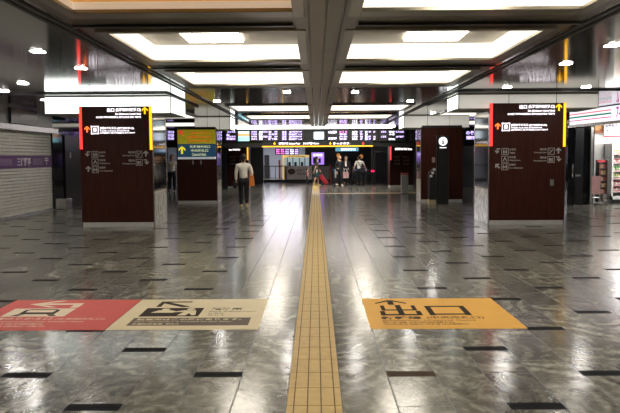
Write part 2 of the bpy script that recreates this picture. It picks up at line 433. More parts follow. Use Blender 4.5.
# ------------------------------------------------------------------ pictograms (drawn inside a box on the plane Y)
def pic_frame(mb, x0, x1, z0, z1, Y, t=.1):
    w = (x1 - x0) * t
    mb.box(x0, x1, Y - .002, Y, z0, z0 + w).box(x0, x1, Y - .002, Y, z1 - w, z1).box(x0, x0 + w, Y - .002, Y, z0, z1).box(x1 - w, x1, Y - .002, Y, z0, z1)
def pic(mb, kind, x0, x1, z0, z1, Y):
    U = lambda a: x0 + (x1 - x0) * a; V = lambda a: z0 + (z1 - z0) * a
    B = lambda a, b, c, d: mb.box(U(a), U(b), Y - .002, Y, V(c), V(d))
    disc = lambda a, b, r: mb.prism([(U(a) + r * (x1 - x0) * math.cos(k * PI / 4), V(b) + r * (z1 - z0) * math.sin(k * PI / 4)) for k in range(8)], Y - .002, Y)
    if kind == 'train':
        mb.prism([(U(.2), V(.3)), (U(.8), V(.3)), (U(.8), V(.8)), (U(.7), V(.88)), (U(.3), V(.88)), (U(.2), V(.8))], Y - .002, Y)
        mb.prism([(U(.18), V(.1)), (U(.3), V(.1)), (U(.4), V(.25)), (U(.28), V(.25))], Y - .002, Y)
        mb.prism([(U(.82), V(.1)), (U(.7), V(.1)), (U(.6), V(.25)), (U(.72), V(.25))], Y - .002, Y)
    elif kind == 'toilet':
        for c in (.32, .68):
            disc(c, .8, .07); mb.prism([(U(c - .13), V(.3)), (U(c + .13), V(.3)), (U(c + .06), V(.7)), (U(c - .06), V(.7))], Y - .002, Y)
            B(c - .07, c - .02, .12, .3); B(c + .02, c + .07, .12, .3)
    elif kind == 'wait':
        mb.prism([(U(.15), V(.2)), (U(.28), V(.2)), (U(.5), V(.62)), (U(.72), V(.2)), (U(.85), V(.2)), (U(.55), V(.82)), (U(.45), V(.82))], Y - .002, Y)
    elif kind == 'fare':
        disc(.25, .78, .08); disc(.75, .78, .08); B(.16, .34, .2, .68); B(.66, .84, .2, .68); B(.34, .66, .5, .6); B(.4, .6, .36, .48)
    elif kind == 'smoke':
        mb.prism([(U(.15), V(.2)), (U(.26), V(.15)), (U(.82), V(.72)), (U(.72), V(.8))], Y - .002, Y); B(.2, .3, .6, .8)
    elif kind == 'locker':
        B(.15, .85, .15, .22); B(.2, .5, .3, .7); B(.58, .8, .3, .45); B(.58, .8, .55, .7)

# ------------------------------------------------------------------ the four (and two far) pillars
def pillar(X0, X1, Yf, depth, ztop, label, side, signs=True, zglass=.78, group=None, grow='up'):
    t = thing('sign_pillar', ((X0 + X1) / 2, Yf, 0), label, 'pillar', group)
    w = X1 - X0
    MB().box(X0 + .03, X1 - .03, Yf + .05, Yf + depth, 0, 2.55).build('core', DARKM, t)
    MB().box(X0, X1, Yf, Yf + .06, .10, ztop, .004).build('wood_panel', WOOD, t)
    MB().box(X0 + .02, X1 - .02, Yf + .005, Yf + .055, 0, .10).build('kick_plate', KICK, t)
    xs_, xe = (X1 - .035, X1) if side < 0 else (X0, X0 + .035)
    MB().box(xs_, xe, Yf + .08, Yf + depth, .0, zglass, .006).build('marble_side', MARBLE, t)
    g = MB().box(xs_, xe, Yf + .10, Yf + depth - .05, zglass + .03, 2.45).build('display_glass', BLACKG, t)
    fr = MB()
    for a, b in ((Yf + .06, Yf + .1), (Yf + depth - .05, Yf + depth)): fr.box(xs_ - .005, xe + .005, a, b, 0, 2.5)
    fr.box(xs_ - .005, xe + .005, Yf + .06, Yf + depth, zglass, zglass + .03).box(xs_ - .005, xe + .005, Yf + .06, Yf + depth, 2.45, 2.5)
    fr.build('steel_frame', STEEL, t)
    if not signs: return t
    # coordinates below are fractions of the panel measured on the photographed right-hand sign
    X = lambda px: X0 + (px - 489.5) / 75.0 * w
    Z = lambda py: ztop - (py - 102.6) / 45.3
    Yt = Yf - .004
    MB().box(X0, X0 + .055, Yf - .02, Yf + .03, Z(145), ztop).build('red_light_strip', REDL, t)
    MB().box(X1 - .05, X1, Yf - .02, Yf + .03, Z(146), ztop).build('yellow_light_strip', YELL, t)
    m = MB()
    bx = (X(518), X(527), Z(108.4), Z(104.2))
    wall_text(m, '出口', X(518.5), X(526), Z(108.3), Z(104.3), Yt, .03)
    wall_text(m, '(新幹線中央改札口)', X(527.5), X(553.5), Z(108.3), Z(104.3), Yt, .03)
    wall_text(m, 'Exit (Shinkansen Central Gate)', X(527), X(553.5), Z(111.7), Z(109.3), Yt, .03)
    wall_text(m, '出口(新干线中央检票口) 출구(신칸센 중앙 개찰구)', X(507), X(553.5), Z(114.6), Z(112.4), Yt, .03)
    wall_text(m, 'JR線のりかえ口', X(510.5), X(527), Z(125.8), Z(122.9), Yt, .03)
    wall_text(m, '(在来線改札口)', X(528), X(546), Z(125.8), Z(123.4), Yt, .03)
    wall_text(m, 'Transfer to JR Lines (Conventional)', X(510.5), X(541), Z(127.9), Z(126.3), Yt, .03)
    wall_text(m, 'JR线换乘口 (在来线检票口) JR선 환승구', X(510.5), X(547), Z(129.9), Z(128.3), Yt, .03)
    m.build('lit_lettering', TXTL, t)
    m = MB(); pic_frame(m, X(501.5), X(509.3), Z(130), Z(122.2), Yt); pic(m, 'train', X(502.9), X(507.9), Z(129), Z(123.2), Yt)
    m.build('train_pictogram', TXTL, t)
    MB().prism(arrow_pts(X(557.6), Z(107), .155, 90), Yt - .002, Yt).build('yellow_arrow', YELL, t)
    MB().prism(arrow_pts(X(497.3), Z(125.2), .135, 90), Yt - .002, Yt).build('orange_arrow', ORL, t)
    rows = [(147, 'toilet', 'お手洗', 'Toilet', 'L'), (154.7, 'wait', '待合室', 'Waiting Room', 'L'), (162.2, 'fare', '精算所', 'Fare Adjustment', 'L'),
            (147, 'smoke', '喫煙室', 'Smoking Room', 'R'), (155.2, 'locker', '授乳室', 'Nursing Room', 'R')]
    for py, k, jp, en, sd in rows:
        m = MB()
        if sd == 'L':
            pic_frame(m, X(501.3), X(508.2), Z(py + 6.6), Z(py), Yt, .07); pic(m, k, X(501.6), X(508), Z(py + 6.4), Z(py + .2), Yt)
            wall_text(m, jp, X(509.2), X(515.5), Z(py + 2.4), Z(py + .3), Yt)
            wall_text(m, en, X(509.2), X(509.2 + len(en) * .92), Z(py + 5.6), Z(py + 3.7), Yt)
        else:
            pic_frame(m, X(547.2), X(554), Z(py + 6.6), Z(py), Yt, .07); pic(m, k, X(547.5), X(553.7), Z(py + 6.4), Z(py + .2), Yt)
            wall_text(m, jp, X(539.6), X(546), Z(py + 2.4), Z(py + .3), Yt)
            wall_text(m, en, X(546 - len(en) * 1.05), X(546), Z(py + 5.6), Z(py + 3.7), Yt)
        m.build('facility_sign', TXTD, t)
    for (ax, ay, an) in ((497.5, 149.7, 'hook'), (497.5, 164.8, 90 if grow == 'up' else 135), (557.8, 149.7, 90), (557.8, 158, 'hookr')):
        m = MB()
        if an in ('hook', 'hookr'):
            sx = 1 if an == 'hook' else -1
            cx, cz, s = X(ax), Z(ay), .12
            m.prism([(cx + sx * s * a, cz + s * b) for a, b in ((.45, .45), (.45, .28), (-.02, .28), (-.02, -.1), (.25, .12), (.25, -.1), (-.1, -.5), (-.5, -.1), (-.5, .12), (-.2, -.1), (-.2, .45))][::(1 if sx > 0 else -1)], Yt - .002, Yt)
        else: m.prism(arrow_pts(cx := X(ax), Z(ay), .13, an), Yt - .002, Yt)
        m.build('grey_arrow', TXTD, t)
    return t

YP = 15.67
L1 = (P(80.5, 160, YP).x, P(152.5, 160, YP).x); R1 = (P(489.5, 160, YP).x, P(565, 160, YP).x)
pillar(L1[0], L1[1], YP, 1.46, 2.66, 'dark brown sign pillar on the left with red and yellow lit edges, beside the shutter', -1, grow='up')
pr = pillar(R1[0], R1[1], YP, 1.5, 2.67, 'dark brown sign pillar on the right with red and yellow lit edges, beside the shop', 1, grow='diag')
a = rect(549.5, 179, 553.5, 186, YP)
tag(MB().box(a[0], a[1], YP - .03, YP, a[2], a[3], .012).build('wall_plate', STEEL), 'small oval steel plate on the lower right sign pillar front', 'plate')

Y2 = 23.6
p2l = pillar(P(177, 170, Y2).x, P(217, 170, Y2).x, Y2, 1.1, 2.47, 'dark brown pillar carrying the yellow and blue sign, left side', -1, signs=False)
p2r = pillar(P(421, 170, Y2).x, P(463, 170, Y2).x, Y2, 1.1, 2.47, 'plain dark brown pillar behind the black information totem', 1, signs=False)
# yellow and blue sign
a = rect(178.3, 129.8, 215.8, 159.2, Y2)
zy = P(197, 144, Y2).z; zb = P(197, 157, Y2).z
t = thing('direction_sign', ((a[0] + a[1]) / 2, Y2 - .05, a[2]), 'yellow and blue direction sign with red and yellow arrows on a brown pillar', 'sign')
MB().box(a[0], a[1], Y2 - .12, Y2 - .02, zy, a[3], .004).build('yellow_board', mat('sign_yellow', (.60, .56, .02), .4, emit=(.6, .50, .02), es=.12, var=.02), t)
MB().box(a[0], a[1], Y2 - .12, Y2 - .02, zb, zy, .004).build('blue_board', mat('sign_blue', (.02, .085, .17), .4, emit=(.02, .1, .2), es=.15, var=.02), t)
MB().box(a[0], a[1], Y2 - .125, Y2 - .015, a[2], zb, .004).build('white_strip', mat('sign_white', (.7, .72, .74), .4, emit=(.7, .72, .74), es=.15), t)
Yt = Y2 - .125
m = MB()
for i, (s, x0, x1) in enumerate((('JR線のりかえ口', 190, 209), ('在来線改札口はこちら', 186, 212), ('JR Line Transfer Gate', 188, 210))):
    r_ = rect(x0, 131.5 + i * 4, x1, 134.3 + i * 4, Yt); wall_text(m, s, *r_, Yt, .02)
m.build('red_lettering', glow('sign_red_text', (.5, .07, .01), .5), t)
m = MB()
for i, (s, x0, x1) in enumerate((('新幹線中央口', 190, 210), ('中央改札口', 191, 208), ('Central Exit', 192, 206))):
    r_ = rect(x0, 145.3 + i * 3.9, x1, 148 + i * 3.9, Yt); wall_text(m, s, *r_, Yt, .02)
m.build('pale_lettering', glow('sign_pale_text', (.6, .65, .35), .4), t)
c = P(181.3, 132.8, Yt); MB().prism(arrow_pts(c.x, c.z, .2, 135), Yt - .003, Yt).build('red_arrow', glow('sign_red_lit', (.5, .03, .02), .6), t)
c = P(182, 150, Yt); MB().prism(arrow_pts(c.x, c.z, .26, 90), Yt - .003, Yt).build('yellow_arrow', glow('sign_yellow_lit', (.75, .62, .03), .5), t)
for k, px in enumerate((193, 201)):
    a = rect(px - .8, 160.5, px + .8, 164.5, Y2)
    tag(MB().box(a[0], a[1], Y2 - .01, Y2 - .001, a[2], a[3]).build('notice', mat('dull_paper', (.25, .22, .2), .5)),
        ('left' if k == 0 else 'right') + ' of two tiny notices below the yellow and blue sign', 'notice')

Y3 = 35.5
for s, (x0, x1), lab in ((-1, (227, 248.3), 'far brown pillar with yellow lit edge behind the woman walking away'), (1, (390, 413.5), 'far brown pillar with red lit edge left of the information totem')):
    X0, X1 = P(x0, 160, Y3).x, P(x1, 160, Y3).x
    t = thing('sign_pillar', ((X0 + X1) / 2, Y3, 0), lab, 'pillar')
    MB().box(X0, X1, Y3, Y3 + 1.1, .12, 2.85).build('wood_panel', WOOD, t)
    MB().box(X0 + .02, X1 - .02, Y3 + .01, Y3 + 1.09, 0, .12).build('kick_plate', KICK, t)
    if s < 0: MB().box(X1 - .06, X1, Y3 - .03, Y3 + .02, P(240, 160, Y3).z, 2.3).build('yellow_light_strip', YELL, t)
    else: MB().box(X0, X0 + .06, Y3 - .03, Y3 + .02, P(400, 160, Y3).z, 2.3).build('red_light_strip', REDL, t)
    m = MB()
    if s < 0:
        wall_text(m, 'JR線のりば', *rect(229, 143.3, 243, 145.3, Y3), Y3 - .01, .04); wall_text(m, 'Exit 中央出口', *rect(229, 148.7, 240, 150.7, Y3), Y3 - .01, .04)
    else:
        wall_text(m, '出口 中央口', *rect(402, 143.4, 413, 145.3, Y3), Y3 - .01, .04); wall_text(m, '新幹線のりば Gate', *rect(395, 147.7, 412, 150.3, Y3), Y3 - .01, .05)
    m.build('lettering', TXTL, t)
    m = MB()
    for k in range(3):
        for q in range(2):
            x_ = (394 if s > 0 else 230) + q * 9
            r_ = rect(x_, 156 + k * 3.4, x_ + 6, 158 + k * 3.4, Y3); wall_text(m, ('改札口', 'お手洗', '待合室')[k], *r_, Y3 - .01, .02)
    m.build('grey_lettering', mat('dim_lettering', (.2, .16, .14), .5), t)
# bin before right far pillar
c = FL(405, 194); t = thing('umbrella_stand', c, 'white waist-high box with a red top before the far right brown pillar', 'bin')
MB().box(c.x - .14, c.x + .14, c.y, c.y + .3, .03, .78, .02).build('body', mat('pale_grey', (.32, .31, .3), .4), t)
MB().box(c.x - .145, c.x + .145, c.y - .005, c.y + .305, .78, .86, .02).build('lid', mat('red_plastic', (.5, .05, .05), .4), t)
MB().box(c.x - .13, c.x + .13, c.y + .01, c.y + .29, 0, .03).build('base', BLACK, t)

# ------------------------------------------------------------------ light boxes resting on pillars
def lightbox(x0, x1, y0, y1, z0, k, lit_front):
    global n
    o = struct(MB().box(x0, x1, y0, y1, z0, ZC - .001, .004), 'trim_%d' % n, CREAM); n += 1
    xi = x1 if abs(x1) < abs(x0) else x0; s = 1 if xi == x1 else -1
    e = MB().quad((xi + s * .004, y0 + .05, z0 + .03), (xi + s * .004, y1 - .05, z0 + .03), (xi + s * .004, y1 - .05, ZC - .03), (xi + s * .004, y0 + .05, ZC - .03))
    e.build('side_diffuser', FASC, o)
    if True:
        MB().quad((x0 + .02, y0 - .004, z0 + .02), (x1 - .02, y0 - .004, z0 + .02), (x1 - .02, y0 - .004, ZC - .03), (x0 + .02, y0 - .004, ZC - .03)).build('front_diffuser', FASC if lit_front else FASC_DIM, o)
    fr = MB()
    for x_ in (x0 + (x1 - x0) * .36, x0 + (x1 - x0) * .7): fr.box(x_ - .006, x_ + .006, y0 - .008, y0 - .003, z0, ZC - .02)
    fr.build('panel_joint', DARKM, o)
lightbox(P(43, 100, YP).x, P(170, 100, YP).x, YP + .07, YP + 1.8, 2.5, 0, True)
lightbox(P(459, 100, YP).x, P(600, 100, YP).x, YP + .07, YP + 1.4, 2.55, 0, False)
lightbox(P(194, 125, Y2).x, P(230, 125, Y2).x, Y2 + .07, Y2 + 1.4, 2.45, 0, False)
lightbox(P(404, 125, Y2).x, P(470, 125, Y2).x, Y2 + .07, Y2 + 1.4, 2.47, 0, False)

# ------------------------------------------------------------------ information totem and stand
c0 = FL(437.5, 204.3); c1 = FL(448.8, 204.3)
t = thing('information_totem', ((c0.x + c1.x) / 2, c0.y, 0), 'tall black information totem with a round white i sign', 'sign')
MB().box(c0.x, c1.x, c0.y, c0.y + .16, .0, 2.18, .01).build('body', BLACK, t)
cc = P(443, 141.3, c0.y)
MB().prism([(cc.x + .135 * math.cos(k * PI / 16), cc.z + .135 * math.sin(k * PI / 16)) for k in range(32)], c0.y - .006, c0.y + .002).build('white_disc', glow('disc_white', (.95, .97, 1.0), .8), t)
m = MB().prism([(cc.x + .027 * math.cos(k * PI / 8), cc.z + .072 + .027 * math.sin(k * PI / 8)) for k in range(16)], c0.y - .009, c0.y - .006)
m.box(cc.x - .024, cc.x + .024, c0.y - .009, c0.y - .006, cc.z - .08, cc.z + .028).box(cc.x - .05, cc.x + .024, c0.y - .009, c0.y - .006, cc.z + .008, cc.z + .028).box(cc.x - .052, cc.x + .052, c0.y - .009, c0.y - .006, cc.z - .095, cc.z - .075)
m.build('letter_i', BLACK, t)
m = MB(); wall_text(m, 'Information', *rect(439.7, 146.8, 446.4, 148.2, c0.y), c0.y - .004, .03); m.build('lettering', TXTL, t)
MB().box(c0.x - .03, c0.x - .015, c0.y + .02, c0.y + .14, 0, 2.2).build('edge_fin', DARKM, t)
a = FL(429.5, 203.9); b = FL(436.6, 203.9)
t = thing('leaflet_counter', ((a.x + b.x) / 2, a.y, 0), 'small black counter left of the information totem', 'counter')
MB().box(a.x, b.x, a.y, a.y + .4, .13, .98, .01).build('cabinet', BLACK, t)
MB().box(a.x - .01, b.x, a.y + .01, a.y + .39, .0, .13).build('pale_plinth', mat('plinth_beige', (.45, .36, .22), .4), t)
MB().prism([(a.x - .01, .98), (b.x, .98), (b.x, 1.16), (b.x - .05, 1.16)], a.y, a.y + .4).build('sloping_top', BLACK, t)
for k in range(3):
    q = P(431 + k * 1.6, 176 - k * 3.2, a.y); 
    tag(MB().box(q.x - .04, q.x + .045, a.y - .012, a.y - .002, q.z - .04, q.z + .035, .002).build('leaflet', WHITE), ('lowest', 'middle', 'highest')[k] + ' white leaflet on the black counter by the totem', 'leaflet')
q = P(433.4, 160, Y2)
tag(MB().box(q.x - .055, q.x + .055, Y2 - .05, Y2 - .001, q.z - .09, q.z + .09, .03).build('wall_phone', mat('dusky_pink', (.32, .2, .17), .5)), 'small dusky wall-mounted device on the plain brown pillar above the leaflets', 'device')

# ------------------------------------------------------------------ floor: tactile strips and printed decals
TY = mat('tactile_beige', (.47, .32, .10), .5, scale=14, var=.10)
m = MB(); yb = -6.03
x0, x1 = -.184, .148
while yb < 43:
    bw = .33
    cuts = [x0] + [x0 + (x1 - x0) * f for f in (.125, .375, .625, .875)] + [x1]
    for k in range(5):
        m.box(cuts[k] + (.0035 if k else 0), cuts[k + 1] - (.0035 if k < 4 else 0), yb + .004, yb + bw - .004, 0, .008)
    yb += bw
TJ = mat('tactile_joint', (.10, .06, .02), .8)
t = thing('tactile_strip', (0, 0, 0), 'long beige tactile paving strip running down the middle of the floor', 'tactile paving')
m.build('ribbed_blocks', TY, t)
MB().box(x0, x1, -6.03, 43, 0, .0015).build('joint_bed', TJ, t)
a = FL(322, 193.5)
tag(MB().box(.16, 4.6, a.y - .2, a.y + .2, 0, .004).build('tactile_strip', TY), 'thin beige tactile strip crossing the floor to the right, far away', 'tactile paving')
struct(MB().box(-7.8, 3.0, 15.58, 15.62, 0, .0015), 'trim_%d' % n, STEEL); n += 1

Y0, Y1 = 6.14, 7.48
def px_decal(name, X0, X1, color, label):
    t = thing(name, ((X0 + X1) / 2, (Y0 + Y1) / 2, 0), label, 'floor sign')
    MB().box(X0, X1, Y0, Y1, 0, .003).build('sheet', color, t)
    return t
DY = mat('decal_yellow', (.62, .31, .012), .6, scale=3, var=.04); DR = mat('decal_red', (.52, .045, .03), .6, scale=3, var=.05); DB = mat('decal_beige', (.62, .53, .33), .6, scale=3, var=.05)
DK = mat('decal_dark', (.03, .02, .013), .8, spec=.1); DP = mat('decal_cream', (.66, .55, .36), .4)
def frect(px0, py0, px1, py1):        # decal-space rectangle from pixels of its bottom edge
    ya = FL(px0, py1).y; yb_ = FL(px0, py0).y
    return FL(px0, py1).x, FL(px1, py1).x, ya, yb_
t = px_decal('floor_decal', .475, 1.845, DY, 'yellow floor sign with a black arrow and two large characters, right of the strip')
z = .0034
m = MB()
# the two big characters, drawn as strokes
def fbox(mb, x0, x1, y0, y1): mb.box(x0, x1, y0, y1, .0028, .0044)
gx0, gx1, gy0, gy1 = .615, 1.01, 6.665, 7.115
w = gx1 - gx0; h = gy1 - gy0
fbox(m, gx0 + w * .44, gx0 + w * .58, gy0 + .03, gy1 + .02)
fbox(m, gx0 + w * .06, gx0 + w * .16, gy0 + h * .5, gy1); fbox(m, gx0 + w * .84, gx0 + w * .94, gy0 + h * .5, gy1)
fbox(m, gx0 + w * .06, gx0 + w * .94, gy0 + h * .48, gy0 + h * .58)
fbox(m, gx0, gx0 + w * .12, gy0, gy0 + h * .42); fbox(m, gx0 + w * .88, gx1, gy0, gy0 + h * .42)
fbox(m, gx0, gx1, gy0, gy0 + h * .12)
m.build('large_character', DK, t)
m = MB(); gx0, gx1 = 1.08, 1.475
fbox(m, gx0, gx0 + .055, gy0, gy1 - .03); fbox(m, gx1 - .055, gx1, gy0, gy1 - .03); fbox(m, gx0, gx1, gy0 + .02, gy0 + .07); fbox(m, gx0, gx1, gy1 - .08, gy1 - .03)
m.build('large_character', DK, t)
m = MB(); m.slab([(.60, 7.2), (.60, 7.245), (.735, 7.38), (.785, 7.38), (.92, 7.245), (.92, 7.2), (.79, 7.31), (.79, 7.155), (.73, 7.155), (.73, 7.31)], .0028, .0044)
m.build('arrow', DK, t)
m = MB()
floor_text(m, '新幹線', .60, .98, 6.50, 6.62, .0044, .03); floor_text(m, '(中央改札口)', 1.03, 1.56, 6.50, 6.62, .0044, .01)
floor_text(m, 'Shinkansen (Central Gate)', .60, 1.46, 6.42, 6.475, .0044, .01)
floor_text(m, '新干线 (中央检票口)', .60, 1.25, 6.345, 6.40, .0044); floor_text(m, '신칸센 (중앙 개찰구)  新幹線 (中央驗票口)', .60, 1.36, 6.27, 6.325, .0044)
m.build('lettering', DK, t)

t = px_decal('floor_decal', -1.86, -.515, DB, 'beige floor sign with a dark pictogram and dark text bar, left of the strip')
m = MB(); m.slab([(x_, y_) for x_, y_ in ((-1.62, 7.36), (-1.30, 7.36), (-1.30, 7.315), (-1.53, 7.315), (-1.28, 7.10), (-1.36, 7.08), (-1.58, 7.27), (-1.58, 7.1), (-1.63, 7.1))], .0028, .0044)
m.build('arrow', DK, t)
MB().box(-1.70, -1.13, 6.66, 7.04, .0028, .0040).build('pictogram_panel', DK, t)
m = MB()
def fdisc(mb, cx, cy, r): mb.slab([(cx + r * math.cos(k * PI / 6), cy + r * math.sin(k * PI / 6)) for k in range(12)], .0038, .0048)
fdisc(m, -1.50, 6.97, .042); fdisc(m, -1.25, 6.98, .042)
m.slab([(-1.62, 6.82), (-1.40, 6.82), (-1.38, 6.88), (-1.44, 6.93), (-1.56, 6.93)], .0038, .0048)
m.slab([(-1.34, 6.70), (-1.26, 6.70), (-1.24, 6.80), (-1.20, 6.70), (-1.165, 6.72), (-1.19, 6.92), (-1.30, 6.93), (-1.40, 6.87), (-1.39, 6.84), (-1.30, 6.86)], .0038, .0048)
m.build('pictogram_people', DB, t)
m = MB(); floor_text(m, '精算所', -1.05, -.74, 6.93, 7.04, .0044, .03); floor_text(m, 'Fare Adjustment', -1.05, -.60, 6.84, 6.89, .0044, .01)
floor_text(m, '补票处', -1.05, -.90, 6.76, 6.81, .0044, .0); floor_text(m, '정산소', -1.05, -.88, 6.68, 6.73, .0044, .0)
m.build('lettering', DK, t)
bar = MB().box(-1.72, -.62, 6.29, 6.60, .0028, .0040).build('text_bar', mat('decal_brown', (.09, .058, .038), .7), t)
m = MB(); floor_text(m, '精算所はこの階にあります。', -1.68, -.70, 6.49, 6.57, .0046, .02); floor_text(m, 'Fare adjustment is located on this floor.', -1.68, -.78, 6.41, 6.46, .0046, .01); floor_text(m, '补票处在本层  정산소', -1.68, -1.25, 6.32, 6.38, .0046)
m.build('bar_lettering', DB, t)

t = px_decal('floor_decal', -3.20, -1.87, DR, 'red floor sign with a white arrow and train pictogram, at the left photo edge')
m = MB(); m.slab([(-2.97, 7.25), (-2.72, 7.42), (-2.64, 7.42), (-2.83, 7.29), (-2.42, 7.29), (-2.42, 7.08), (-2.50, 7.08), (-2.50, 7.22), (-2.83, 7.22), (-2.64, 7.10), (-2.72, 7.10)][::-1], .0028, .0044)
m.build('arrow', DP, t)
MB().box(-3.03, -2.42, 6.68, 7.04, .0028, .0040).build('pictogram_panel', DP, t)
m = MB(); m.slab([(-2.90, 6.78), (-2.55, 6.78), (-2.55, 6.96), (-2.60, 7.0), (-2.85, 7.0), (-2.90, 6.96)], .0038, .0046)
m.slab([(-2.95, 6.70), (-2.88, 6.70), (-2.83, 6.77), (-2.90, 6.77)], .0038, .0046); m.slab([(-2.50, 6.70), (-2.57, 6.70), (-2.62, 6.77), (-2.55, 6.77)], .0038, .0046)
m.build('pictogram_train', DK, t)
MB().box(-2.86, -2.59, 6.86, 6.96, .0044, .0052).build('train_window', DP, t)
m = MB(); floor_text(m, 'JR線のりかえ口', -3.12, -2.50, 6.52, 6.64, .0044, .01); floor_text(m, '(在来線改札口)', -2.46, -1.99, 6.52, 6.61, .0044, 0)
floor_text(m, 'JR Line (Conventional Line Transfer Gate)', -3.12, -2.16, 6.43, 6.48, .0044); floor_text(m, 'JR线换乘口 (在来线检票口)', -3.12, -2.5, 6.34, 6.395, .0044); floor_text(m, 'JR선 환승구 (재래선 개찰구)', -3.12, -2.45, 6.25, 6.305, .0044)
m.build('lettering', DP, t)

# ------------------------------------------------------------------ departure boards
YB = 33.3
zb0, zb1 = P(316, 141.3, YB).z, P(316, 129.4, YB).z
struct(MB().box(-7.85, 7.85, YB + .14, YB + .5, P(316, 146.8, YB).z, ZC), 'wall_boards', BLACK)
LAV = glow('led_lavender', (.62, .50, 1.0), .85); LVW = glow('led_white', (.82, .80, 1.0), 1.0); PINK = glow('led_pink', (1.0, .28, .85), .7); CY = glow('led_cyan', (.35, .85, 1.0), .6)
def board(px0, px1, label, cols):
    a = rect(px0, 129.6, px1, 141.2, YB)
    t = thing('departure_board', ((a[0] + a[1]) / 2, YB, a[2]), label, 'departure board', 'departure boards across the far end of the hall')
    MB().box(a[0], a[1], YB, YB + .12, a[2], a[3], .01).build('casing', BLACK, t)
    for (c0, c1, mt, rows) in cols:
        m = MB(); k = len(rows)
        for i, s in enumerate(rows):
            if not s: continue
            h_ = 9.6 / k; r_ = rect(c0, 130.9 + i * h_, c1, 130.9 + i * h_ + h_ * .80, YB)
            wall_text(m, s, *r_, YB - .006, .05)
        m.build('led_text', mt, t)
    return t
board(224, 237, 'leftmost black departure board, big lavender characters', [(226.5, 229.5, LAV, ['発', '車', '案']), (229.5, 235.5, LAV, ['のぞみ', '', 'ひかり', '東京'])])
board(250.3, 304, 'wide departure board in the left half with lavender rows', [(251.3, 257, LAV, ['のぞみ', 'こだま', 'のぞみ', 'ひかり']), (259, 262.5, LVW, ['64', '18', '52', '70']), (262.5, 267.5, LAV, ['17:13', '', '17:33', '']),
      (268.3, 277.5, LAV, ['東　京', '名古屋', '東　京', '新横浜']), (282, 286.5, LAV, ['26', '23', '25', '24']), (289, 302, LAV, ['全席禁煙です', '自由席 1-3', '全席禁煙です', '自由席 1-5'])])
board(327.5, 377.5, 'wide departure board in the right half with a pink heading', [(328.3, 336.8, LVW, ['山陽', '', '新幹線']), (339.3, 347.3, PINK, ['さくら', '', '', '']), (339.3, 347.3, LAV, ['', '博多', '広島', '博多']),
      (352, 357.5, LVW, ['みずほ', 'のぞみ', 'こだま', 'のぞみ']), (360, 362.5, LAV, ['17', '35', '41', '47']), (365, 367.5, LVW, ['20', '21', '22', '20']), (368.5, 375.5, LAV, ['博　多', '', '岡　山', '広　島'])])
board(379.5, 406, 'departure board right of the others, above the far right pillar', [(381, 386.2, LAV, ['のぞみ', '', 'こだま', '']), (388.8, 395, LVW, ['博多', '小倉', '', '岡山']), (395.8, 404, LAV, ['17:25', '', '全席指定', ''])])
board(410, 421, 'small departure board part hidden beside the light box on the right', [(415.5, 419.5, LAV, ['東京', '大阪', '京都'])])
board(464, 480, 'departure board seen between the two right pillars', [(466, 478, LAV, ['のぞみ', '東京'])])
board(155, 176, 'departure board seen between the two left pillars', [(157, 166, LVW, ['のぞみ', '博多', '広島']), (168, 174, LAV, ['17:13', '17:25', '17:40'])])
board(216.5, 223, 'narrow departure board beside the yellow and blue sign pillar', [(218, 222, LAV, ['東京', '博多', '京都'])])
a = rect(238, 131, 249.5, 141, YB)
t = thing('advert_screen', ((a[0] + a[1]) / 2, YB, a[2]), 'bright advert screen with white, orange and cyan bands between departure boards', 'screen')
MB().box(a[0], a[1], YB + .01, YB + .12, a[2], a[3]).build('casing', BLACK, t)
hh = (a[3] - a[2]) / 4
for k, mt in enumerate((CY, CY, glow('led_orange', (1, .35, .15), .6), glow('led_paper', (.8, .95, .9), .6))):
    MB().box(a[0] + .01, a[1] - .01, YB, YB + .01, a[2] + hh * k, a[2] + hh * (k + .9)).build('picture_band', mt, t)
a = rect(313.8, 131.8, 324, 139.4, YB)
t = thing('station_clock', ((a[0] + a[1]) / 2, YB, a[2]), 'square white lit clock panel in the middle between the departure boards', 'clock')
MB().box(a[0], a[1], YB - .02, YB + .12, a[2], a[3], .03).build('lit_face', glow('clock_face', (.72, .85, 1.0), .7), t)
cx, cz = (a[0] + a[1]) / 2, (a[2] + a[3]) / 2
MB().box(cx - .008, cx + .008, YB - .026, YB - .021, cz, cz + .09).box(cx, cx + .07, YB - .026, YB - .021, cz - .008, cz + .008).build('hands', DARKM, t)
# sign band with yellow stripe
a = rect(262, 141.6, 373, 146.4, YB)
t = thing('gantry_sign', ((a[0] + a[1]) / 2, YB, a[2]), 'long black gantry sign with a yellow line under the departure boards', 'sign')
MB().box(a[0], a[1], YB - .02, YB + .12, a[2], a[3]).build('board', BLACK, t)
MB().box(a[0], a[1], YB - .035, YB + .1, a[2] - .02, a[2] + .035).build('yellow_line', glow('amber_line', (1, .5, .03), .5), t)
m = MB(); wall_text(m, '新幹線のりば  Shinkansen Tracks', *rect(279, 142.3, 300, 144.6, YB), YB - .025, .03); wall_text(m, '20-27番 Gate', *rect(303, 142.3, 319, 144.4, YB), YB - .025, .03)
wall_text(m, 'きっぷ 改札', *rect(333, 142.3, 350, 144.6, YB), YB - .025, .03); m.build('lettering', TXTL, t)
for px, mt in ((274.5, YELL), (330.3, YELL), (363, REDL)):
    c = P(px, 143.4, YB); MB().prism(arrow_pts(c.x, c.z, .13, -90), YB - .03, YB - .02).build('arrow', mt, t)
MB().box(P(262.5, 146, YB).x, P(264, 146, YB).x, YB - .03, YB + .1, a[2] - .03, a[3]).build('end_cap', DARKM, t)

